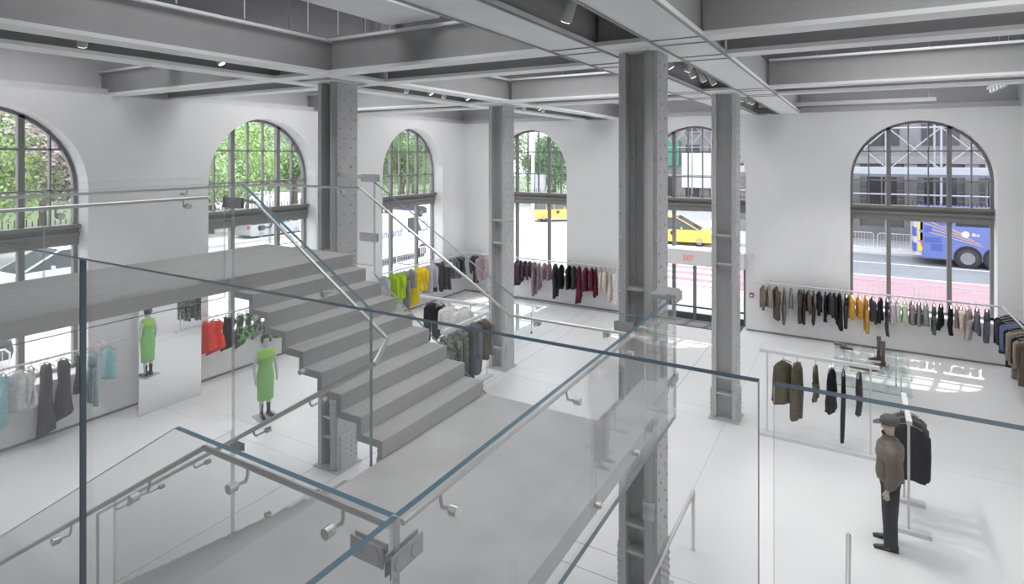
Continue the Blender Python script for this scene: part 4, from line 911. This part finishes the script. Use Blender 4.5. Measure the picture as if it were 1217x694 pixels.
# vehicles
mat('taxi_yellow', (0.80, 0.52, 0.12), 0.35); mat('car_white', (0.80, 0.81, 0.83), 0.3); mat('car_silver', (0.50, 0.52, 0.55), 0.3, metal=0.4); mat('car_dark', (0.06, 0.065, 0.075), 0.25); mat('car_glass', (0.08, 0.09, 0.10), 0.08)
mat('tyre', (0.03, 0.03, 0.033), 0.8); mat('hub', (0.26, 0.26, 0.28), 0.35, metal=0.6); mat('bus_blue', (0.11, 0.15, 0.38), 0.35); mat('bus_yellow', (0.80, 0.50, 0.08), 0.4); mat('bus_panel', (0.06, 0.09, 0.33), 0.4); mat('lamp_red', (0.6, 0.05, 0.05), 0.3)
mat('tyre_dark', (0.012, 0.012, 0.014), 0.8); mat('bus_glass', (0.03, 0.035, 0.05), 0.5, spec=0.2); mat('headlamp', (0.75, 0.76, 0.78), 0.15); mat('shop_grey', (0.45, 0.45, 0.50), 0.6)
def wheel(e, x, y, r, w=0.22):
    m = MB(); m.rings([[Vector((x+rr*math.cos(a), y+yy, r+rr*math.sin(a))) for a in [2*PI*j/20 for j in range(20)]] for rr, yy in ((r*.9, -w/2), (r, -w/2+.03), (r, w/2-.03), (r*.9, w/2))])
    o = m.build('wheel', 'tyre', e, True)
    m = MB()
    for s in (-1, 1):
        m.rings([[Vector((x+rr*math.cos(a), y+s*(w/2+dd), r+rr*math.sin(a))) for a in [2*PI*j/16 for j in range(16)]] for rr, dd in ((r*.62, 0), (r*.6, .012), (r*.2, .004))])
        for q in range(5):
            a = 2*PI*q/5; m.bar((x+.15*r*math.cos(a), y+s*(w/2+.014), r+.15*r*math.sin(a)), (x+.55*r*math.cos(a), y+s*(w/2+.014), r+.55*r*math.sin(a)), .012, .05)
    m.build('hub_cap', 'hub', o)
def vehicle(name, loc, rz, label, cat, prof, cabin, wid, wheels, r, paint, z=GZ):
    """prof: side outline of the body; cabin: outline of the glasshouse; nose towards +x"""
    e = empty(name, (loc[0], loc[1], z), label, cat, None, rz)
    m = MB(); k = len(prof); rings = []
    for y, sc, dz in ((-wid/2, .985, .02), (-wid/2+.08, 1, 0), (wid/2-.08, 1, 0), (wid/2, .985, .02)): rings.append([Vector((x*sc, y, zz-dz*(zz > .6))) for x, zz in prof])
    m.rings(rings); m.build('body', paint, e)
    c = MB(); c.rings([[Vector((x, y*(1-.16*max(0, (zz-.95))/.6), zz)) for x, zz in cabin] for y in (-wid/2+.03, wid/2-.03)]); c.build('glasshouse', 'car_glass', e)
    x0 = min(p[0] for p in cabin if p[1] > 1.2); x1 = max(p[0] for p in cabin if p[1] > 1.2); zt = max(p[1] for p in cabin)
    rf = MB(); rf.rings([[Vector((x, y, zz)) for x, zz in ((x0+.12, zt-.03), (x1-.12, zt-.03), (x1-.25, zt+.035), (x0+.25, zt+.035))] for y in (-wid/2+.16, wid/2-.16)]); rf.build('roof', paint, e)
    zb = min(p[1] for p in cabin)
    for s in (-1, 1):
        for xx in (x0+(x1-x0)*.36, x0+(x1-x0)*.70):
            MB().bar((xx, s*(wid/2-.025), zb), (xx-.02, s*(wid/2-.13), zt), .03, .09).build('pillar', paint, e)
        f = MB(); f.bar((cabin[-1][0]-.02, s*(wid/2-.04), zb), (x1-.1, s*(wid/2-.15), zt), .05, .06); f.build('pillar', paint, e)
        MB().box(max(p[0] for p in prof)-.10, max(p[0] for p in prof)-.02, s*wid*.30-.15, s*wid*.30+.15, .62, .78).build('headlamp', 'headlamp', e)
        MB().box(min(p[0] for p in prof)+.01, min(p[0] for p in prof)+.08, s*wid*.38-.08, s*wid*.38+.08, .75, 1.0).build('tail_lamp', 'lamp_red', e)
        m = MB(); m.obox((x1+.25, s*(wid/2+.08), zb+.12), (.1, .16, .13)); m.build('wing_mirror', paint, e)
    for x in wheels:
        for s in (-1, 1): wheel(e, x, s*(wid/2-.12), r)
    return e
SEDAN = [(-2.3, .35), (-2.35, .7), (-2.25, 1.0), (-1.6, 1.05), (.9, 1.0), (1.9, .92), (2.3, .75), (2.36, .45), (2.3, .25), (-2.2, .25)]
SEDC = [(-2.0, 1.0), (-1.55, 1.42), (-1.1, 1.47), (.2, 1.47), (1.05, 1.0)]
MPV = [(-2.2, .35), (-2.25, .8), (-2.2, 1.05), (1.1, 1.05), (1.7, 1.0), (2.15, .8), (2.25, .5), (2.2, .28), (-2.15, .28)]
MPVC = [(-2.15, 1.02), (-2.0, 1.72), (-1.7, 1.80), (.1, 1.80), (1.45, 1.02)]
def taxi_badge(e, x, wid):
    MB().box(-.35, .05, -.12, .12, 1.84, 1.98).build('roof_sign', 'line_white', e)
    for s in (-1, 1):
        m = MB(); m.cyl((x, s*wid/2, .82), (x, s*(wid/2+.012), .82), .15, 18); b_ = m.build('door_badge', 'black_paint', e)
        link('lettering', text_mesh('T', .22, .003, 'taxi_yellow'), b_, (x, s*(wid/2+.016), .82), (PI/2, 0, 0 if s < 0 else PI))
t1 = vehicle('taxi', (-9.9, 38.4), 0.12, 'yellow taxi outside the arch above the entrance doors', 'taxi', MPV, MPVC, 1.85, (-1.45, 1.42), .34, 'taxi_yellow'); taxi_badge(t1, -.2, 1.85)
t2 = vehicle('taxi', (-22.8, 47.0), 0.75, 'yellow taxi turning outside the arch window near the room corner', 'taxi', MPV, MPVC, 1.85, (-1.45, 1.42), .34, 'taxi_yellow'); taxi_badge(t2, -.2, 1.85)
vehicle('car', (-26.2, 52.0), 2.4, 'white car behind the turning taxi', 'car', SEDAN, SEDC, 1.8, (-1.45, 1.45), .33, 'car_white')
vehicle('suv', (-29.5, 11.6), -PI/2+0.06, 'white sport utility car outside the leftmost arch window', 'car', MPV, MPVC, 1.9, (-1.45, 1.42), .36, 'car_white')
vehicle('car', (-20.6, 4.6), PI/2, 'dark parked car close outside the leftmost arch window', 'car', SEDAN, SEDC, 1.8, (-1.45, 1.45), .33, 'car_dark')
vehicle('car', (-24.5, 17.0), PI/2, 'silver car outside the arch window behind the walkway', 'car', SEDAN, SEDC, 1.8, (-1.45, 1.45), .33, 'car_silver')
vehicle('car', (-36.0, 27.5), PI/2, 'silver car parked by the park across the side street, nearer one', 'car', SEDAN, SEDC, 1.8, (-1.45, 1.45), .33, 'car_silver')
vehicle('car', (-36.2, 42.0), PI/2, 'dark car parked by the park across the side street, farther one', 'car', SEDAN, SEDC, 1.8, (-1.45, 1.45), .33, 'car_dark')
# white delivery van with a cursive name
vn = empty('delivery_van', (-22.2, 24.2, GZ), 'white delivery van with cursive lettering parked outside the third arch window', 'van', None, PI/2)
VP = [(-2.9, .35), (-2.95, 2.5), (-2.8, 2.65), (1.3, 2.65), (1.6, 2.5), (2.15, 1.55), (2.95, 1.2), (3.05, .8), (3.0, .35)]
m = MB(); m.rings([[Vector((x, y, z)) for x, z in VP] for y in (-1.0, 1.0)]); m.build('body', 'car_white', vn)
m = MB(); m.prism([(1.68, -.9, 2.40), (2.14, -.9, 1.60), (2.17, -.9, 1.62), (1.71, -.9, 2.42)], (0, 1.8, 0)); m.build('windscreen', 'car_glass', vn)
for s in (-1, 1):
    m = MB(); m.prism([(.75, s*1.005, 1.5), (1.95, s*1.005, 1.5), (1.5, s*1.005, 2.3), (.75, s*1.005, 2.3)], (0, s*.006, 0)); m.build('side_window', 'car_glass', vn)
    m = MB(); m.box(-2.6, .6, s*1.0-.006, s*1.0+.006, 1.02, 1.05); m.build('side_trim', 'car_silver', vn)
    m = MB(); m.tube([(2.0, s*1.0, 1.5), (2.15, s*1.22, 1.55), (2.1, s*1.25, 1.95), (2.0, s*1.02, 2.0)], .025, 6); m.build('wing_mirror', 'black_paint', vn)
mat('van_blue', (0.10, 0.13, 0.33), 0.4)
link('lettering', text_mesh('Standard', .62, .004, 'van_blue', 0.35), vn, (-.9, -1.012, 1.6), (PI/2, 0, 0)); link('lettering', text_mesh('Standard', .62, .004, 'van_blue', 0.35), vn, (-.9, 1.012, 1.6), (PI/2, 0, PI))
for x in (-1.9, 2.0):
    for s in (-1, 1): wheel(vn, x, s*.9, .38)
# blue city bus
bs = empty('city_bus', (2.75, 37.4, GZ), 'blue city bus with white emblem and yellow stripes outside the right arch', 'bus')
m = MB(); m.box(0.35, 12.4, -0.02, 2.5, .42, 1.15); m.box(0.25, 12.4, 0, 2.5, 1.15, 3.0); m.build('body', 'bus_blue', bs)
m = MB(); m.box(1.75, 12.2, -.012, 0, 2.12, 2.85); m.build('side_window', 'bus_glass', bs)
m = MB(); m.box(0.0, 0.34, 0.05, 2.5, .5, 2.9); bk = m.build('rear_panel', 'shop_grey', bs)
for z in (.75, 1.3, 1.85, 2.35): MB().box(.16, .36, .0, .06, z, z+.4).build('rear_lamp', 'bus_yellow', bk)
for z in (.7, 1.5, 2.3): MB().box(-.05, .1, .03, .7, z, z+.45).build('rear_vent', 'bus_panel', bk)
for x0, x1, z0, z1 in ((.45, .75, 1.75, 2.05), (.45, 1.15, 1.25, 1.5), (.7, 1.2, .8, 1.15), (1.0, 1.6, 2.15, 2.75)):
    MB().box(x0, x1, -.022, 0, z0, z1).build('vent_panel', 'bus_panel', bs)
for k in range(5):
    m = MB(); m.bar((.45, -.012, 2.6-k*.2), (2.0+k*.25, -.012, 1.75-k*.16), .01, .022); m.build('stripe', 'bus_yellow', bs)
MB().box(.3, .36, -.03, .12, 1.0, 1.25).build('tail_lamp', 'lamp_red', bs)
for x in (2.24, 3.42):
    wheel(bs, x, .105, .5, .3); m = MB(); m.cyl((x, -.032, .56), (x, .3, .56), .58, 24); m.build('wheel_arch', 'tyre_dark', bs)
wheel(bs, 10.6, .15, .5, .3)
m = MB(); m.cyl((2.15, -.008, 1.72), (2.15, -.018, 1.72), .16, 18); lg = m.build('emblem', 'line_white', bs)
link('lettering', text_mesh('MTA', .13, .002, 'bus_blue', .2), lg, (2.15, -.022, 1.72), (PI/2, 0, 0)); link('lettering', text_mesh('Bus', .22, .002, 'line_white', .15), lg, (2.56, -.014, 1.72), (PI/2, 0, 0))

# stone building with a pavement shed and scaffolding across the far street
mat('stone', (0.19, 0.185, 0.19), 0.85, nz=0.12, scale=0.8, bump=0.2); mat('stone_light', (0.26, 0.25, 0.255), 0.85, nz=0.08, scale=1.0); mat('void', (0.035, 0.035, 0.045), 0.25); mat('steel_scaffold', (0.34, 0.35, 0.38), 0.6); mat('board_blue', (0.16, 0.18, 0.24), 0.7)
bd = empty('stone_building', (8, 46.5, GZ), 'grey stone building with arched door behind the blue bus', 'building')
def bpart(nm, mt, x0, x1, y0, y1, z0, z1, par=None): return MB().box(x0-8, x1-8, y0-46.5, y1-46.5, z0, z1).build(nm, mt, par or bd)
bpart('wall', 'stone', -7.5, 34, 46.6, 60, 0, 46); bpart('cornice', 'stone_light', -7.7, 34, 46.2, 46.6, 5.2, 5.7); bpart('base_course', 'stone_light', -7.6, 34, 46.35, 46.6, 0, 1.0)
for i, x in enumerate((-6.4, -3.2, 0.0, 3.2, 6.4, 9.6)):
    bpart('pilaster', 'stone_light', x-.35, x+.35, 46.3, 46.6, 1.0, 5.2)
    w = bpart('window', 'void', x+.75, x+2.45, 46.56, 46.62, 1.5, 4.3); bpart('window_bar', 'stone_light', x+1.56, x+1.64, 46.5, 46.6, 1.5, 4.3, w); bpart('window_bar', 'stone_light', x+.75, x+2.45, 46.5, 46.6, 3.1, 3.18, w)
    w = bpart('window', 'void', x+.6, x+2.6, 46.56, 46.62, 6.4, 9.2); bpart('window_bar', 'stone_light', x+.6, x+2.6, 46.5, 46.6, 7.8, 7.88, w)
for z in (1.6, 2.2, 2.8, 3.4, 4.0, 4.6): bpart('stone_course', 'joint', -7.5, 16, 46.585, 46.6, z, z+.03)
sc = empty('scaffold_shed', (2, 44, GZ), 'grey steel scaffold and pavement shed before the stone building', 'scaffold')
def spart(nm, mt, p, q, r=.05):
    p = Vector(p)-Vector((2, 44, 0)); q = Vector(q)-Vector((2, 44, 0)); return MB().cyl(p, q, r, 7).build(nm, mt, sc)
for i, x in enumerate((-6, -3.4, -.8, 1.8, 4.4, 7.0, 9.6)):
    spart('post', 'steel_scaffold', (x, 42.2, .12), (x, 42.2, 7.8), .06); spart('post', 'steel_scaffold', (x, 45.6, .12), (x, 45.6, 7.8), .06)
    if i < 6:
        spart('brace', 'steel_scaffold', (x, 42.2, 4.9), (x+2.6, 42.2, 7.4), .035); spart('brace', 'steel_scaffold', (x, 42.2, 7.4), (x+2.6, 42.2, 4.9), .035)
for z in (3.4, 4.7, 5.0, 7.4): spart('ledger', 'steel_scaffold', (-7, 42.2, z), (11, 42.2, z), .05)
MB().box(-9, 9, -1.9, 1.8, 4.5, 4.62).build('deck', 'board_blue', sc); MB().box(-9, 9, -1.95, -1.85, 4.62, 5.0).build('parapet', 'steel_scaffold', sc)
# paler buildings further off
def far_building(loc, sx, sy, h, mt, label, n, rows, rz=0):
    e = empty('building', (loc[0], loc[1], GZ), label, 'building', 'far buildings', rz)
    MB().box(-sx/2, sx/2, -sy/2, sy/2, 0, h).build('wall', mt, e); MB().box(-sx/2-.3, sx/2+.3, -sy/2-.3, sy/2+.3, h, h+.8).build('cornice', 'stone_light', e)
    for k in range(n):
        for r_ in range(rows):
            x = -sx/2+(k+.5)*sx/n; z = 1.2+r_*3.6
            MB().box(x-.75, x+.75, -sy/2-.06, -sy/2+.05, z, z+2.1).build('window', 'void', e); MB().box(x-.9, x+.9, -sy/2-.14, -sy/2, z-.18, z).build('sill', 'stone_light', e)
    return e
mat('brick_far', (0.36, 0.25, 0.22), 0.9, nz=0.1, scale=3); mat('sign_green', (0.10, 0.30, 0.22), 0.6)
fb = far_building((-18.0, 70), 18, 8, 22, 'stone_light', 'pale building far behind the taxi by the doors', 7, 5)
MB().box(-1.5, 1.2, -4.3, -4.05, 4.6, 7.4).build('green_awning', 'sign_green', fb); MB().box(1.5, 5.2, -4.4, -4.1, 2.2, 6.0).build('hoarding', 'line_white', fb)
sh = empty('scaffold_shed', (-14, 64, GZ), 'pale scaffold lattice before the far building beyond the taxi', 'scaffold')
for k in range(8):
    MB().cyl((-7+k*2, 0, 0), (-7+k*2, 0, 9.5), .07, 6).build('post', 'steel_scaffold', sh)
    if k < 7: MB().cyl((-7+k*2, 0, 7), (-5+k*2, 0, 9.2), .05, 6).build('brace', 'steel_scaffold', sh); MB().cyl((-5+k*2, 0, 7), (-7+k*2, 0, 9.2), .05, 6).build('brace', 'steel_scaffold', sh)
for z in (3.6, 6.6, 9.3): MB().cyl((-7.3, 0, z), (7.3, 0, z), .06, 6).build('ledger', 'steel_scaffold', sh)
far_building((-92, 6), 70, 10, 30, 'brick_far', 'dark brick building behind the park trees on the left', 16, 7, PI/2)
far_building((-88, 90), 60, 10, 26, 'stone', 'stone building behind the trees seen in the third arch', 14, 6, PI*0.30)

# traffic light pole at the corner
tp = empty('traffic_light', (-14.6, 27.2, GZ), 'grey traffic signal pole outside the arch window near the room corner', 'traffic light')
MB().cyl((0, 0, 0), (0, 0, 7.5), .09, 10).build('pole', 'galvanised', tp); MB().box(-.15, .2, -.35, -.1, 5.8, 6.8).build('signal_head', 'galvanised', tp); MB().box(.3, .8, -.3, -.1, 3.8, 4.8).build('walk_signal', 'galvanised_dim', tp)

# trees
mat('bark', (0.16, 0.125, 0.10), 0.9, nz=0.3, scale=8); LEAVES = []
for i, c in enumerate(((0.22, 0.34, 0.15), (0.30, 0.44, 0.17), (0.15, 0.25, 0.13), (0.34, 0.27, 0.28))): LEAVES.append(mat('leaf_%d' % i, c, 0.7, nz=0.45, scale=0.9))
def leaf_mesh(seed, rx, rz_, n, size, mt, sparse=False):
    rnd = random.Random(seed); m = MB(); cl = [Vector((rnd.gauss(0, .5)*rx, rnd.gauss(0, .5)*rx, rnd.uniform(-.75, .9)*rz_)) for _ in range(26)]
    for i in range(n):
        c = rnd.choice(cl); p = c+Vector((rnd.gauss(0, 1), rnd.gauss(0, 1), rnd.gauss(0, .8)))*(rx*.22)
        a = Vector((rnd.gauss(0, 1), rnd.gauss(0, 1), rnd.gauss(0, 1))).normalized(); b_ = a.orthogonal().normalized(); s_ = size*rnd.uniform(.6, 1.4)
        m.poly([p-a*s_, p+b_*s_*.5, p+a*s_, p-b_*s_*.5])
    return m.mesh('crown', mt)
def trunk_mesh(seed, h, r):
    rnd = random.Random(seed); m = MB(); m.tube([(0, 0, 0), (rnd.uniform(-.2, .2), rnd.uniform(-.2, .2), h*.4), (rnd.uniform(-.4, .4), rnd.uniform(-.4, .4), h*.8)], [r, r*.8, r*.5], 8)
    for k in range(9):
        a = rnd.uniform(0, 6.28); z = h*rnd.uniform(.3, .65); l = rnd.uniform(1.5, 3.5)
        m.tube([(0, 0, z), (l*.5*math.cos(a), l*.5*math.sin(a), z+l*.45), (l*math.cos(a+.3), l*math.sin(a+.3), z+l*.9)], [r*.45, r*.3, r*.1], 6)
    return m.mesh('trunk', 'bark')
CR = [leaf_mesh(i, 3.2, 3.0, 9000, .125, LEAVES[i % 4]) for i in range(4)]; TR = [trunk_mesh(i+9, 7.5, .26) for i in range(3)]
def tree(x, y, k, label, s_=1.0, zc=5.6):
    e = empty('street_tree', (x, y, GZ), label, 'tree', 'trees outside', random.uniform(0, 6)); e.scale = (s_, s_, s_)
    link('trunk', TR[k % 3], e); c = link('crown', CR[k], e, (0, 0, zc)); c['kind'] = 'stuff'
# left windows look into a park
Pk = [(-38, 6.0, 0), (-40, 11.6, 1), (-35.8, 16.0, 3), (-49, 22.8, 3), (-43, -9, 0), (-52, 0, 2), (-37, 21.8, 0), (-40, 25.5, 1), (-44, 29.5, 1), (-42, 34.5, 0), (-52, 20, 2), (-54, 30, 2), (-56, 38, 0)]
names = ['bright green', 'fresh green', 'dark green', 'bare reddish']
for i, (x, y, k) in enumerate(Pk):
    tree(x, y, k, '%s tree in the park across the side street, %s counted from the left' % ({0: 'mid green', 1: 'fresh green', 2: 'dark green', 3: 'reddish bare-looking'}[k], ORD[sorted(range(len(Pk)), key=lambda q: Pk[q][1]/-Pk[q][0]).index(i)]), 1.0, 5.4)
Pc = [(-40, 46, 0), (-45, 52, 2), (-50, 60, 1), (-38, 60, 2), (-33.5, 63, 0), (-29.5, 60, 2), (-25, 66, 1)]
for i, (x, y, k) in enumerate(Pc):
    tree(x, y, k, '%s tree beyond the street corner, %s counted from the left' % ({0: 'mid green', 1: 'fresh green', 2: 'dark green'}[k], ORD[sorted(range(len(Pc)), key=lambda q: Pc[q][1]/-Pc[q][0]).index(i)]), 1.0, 5.0)
for i, y in enumerate((-6, -1, 4, 9, 14, 19, 24, 29, 34)):
    e = empty('park_fence', (-42.5, y, GZ), 'dark iron park fence section behind the street, %s from the left' % ORD[i], 'fence', 'park fence sections')
    MB().box(-.04, .04, -2.45, 2.45, 1.05, 1.1).build('top_rail', 'dark_metal', e); MB().box(-.04, .04, -2.45, 2.45, .15, .2).build('bottom_rail', 'dark_metal', e)
    mm = MB()
    for k in range(24): mm.box(-.012, .012, -2.4+k*.2, -2.375+k*.2, .1, 1.25)
    mm.build('bars', 'dark_metal', e)['kind'] = 'stuff'
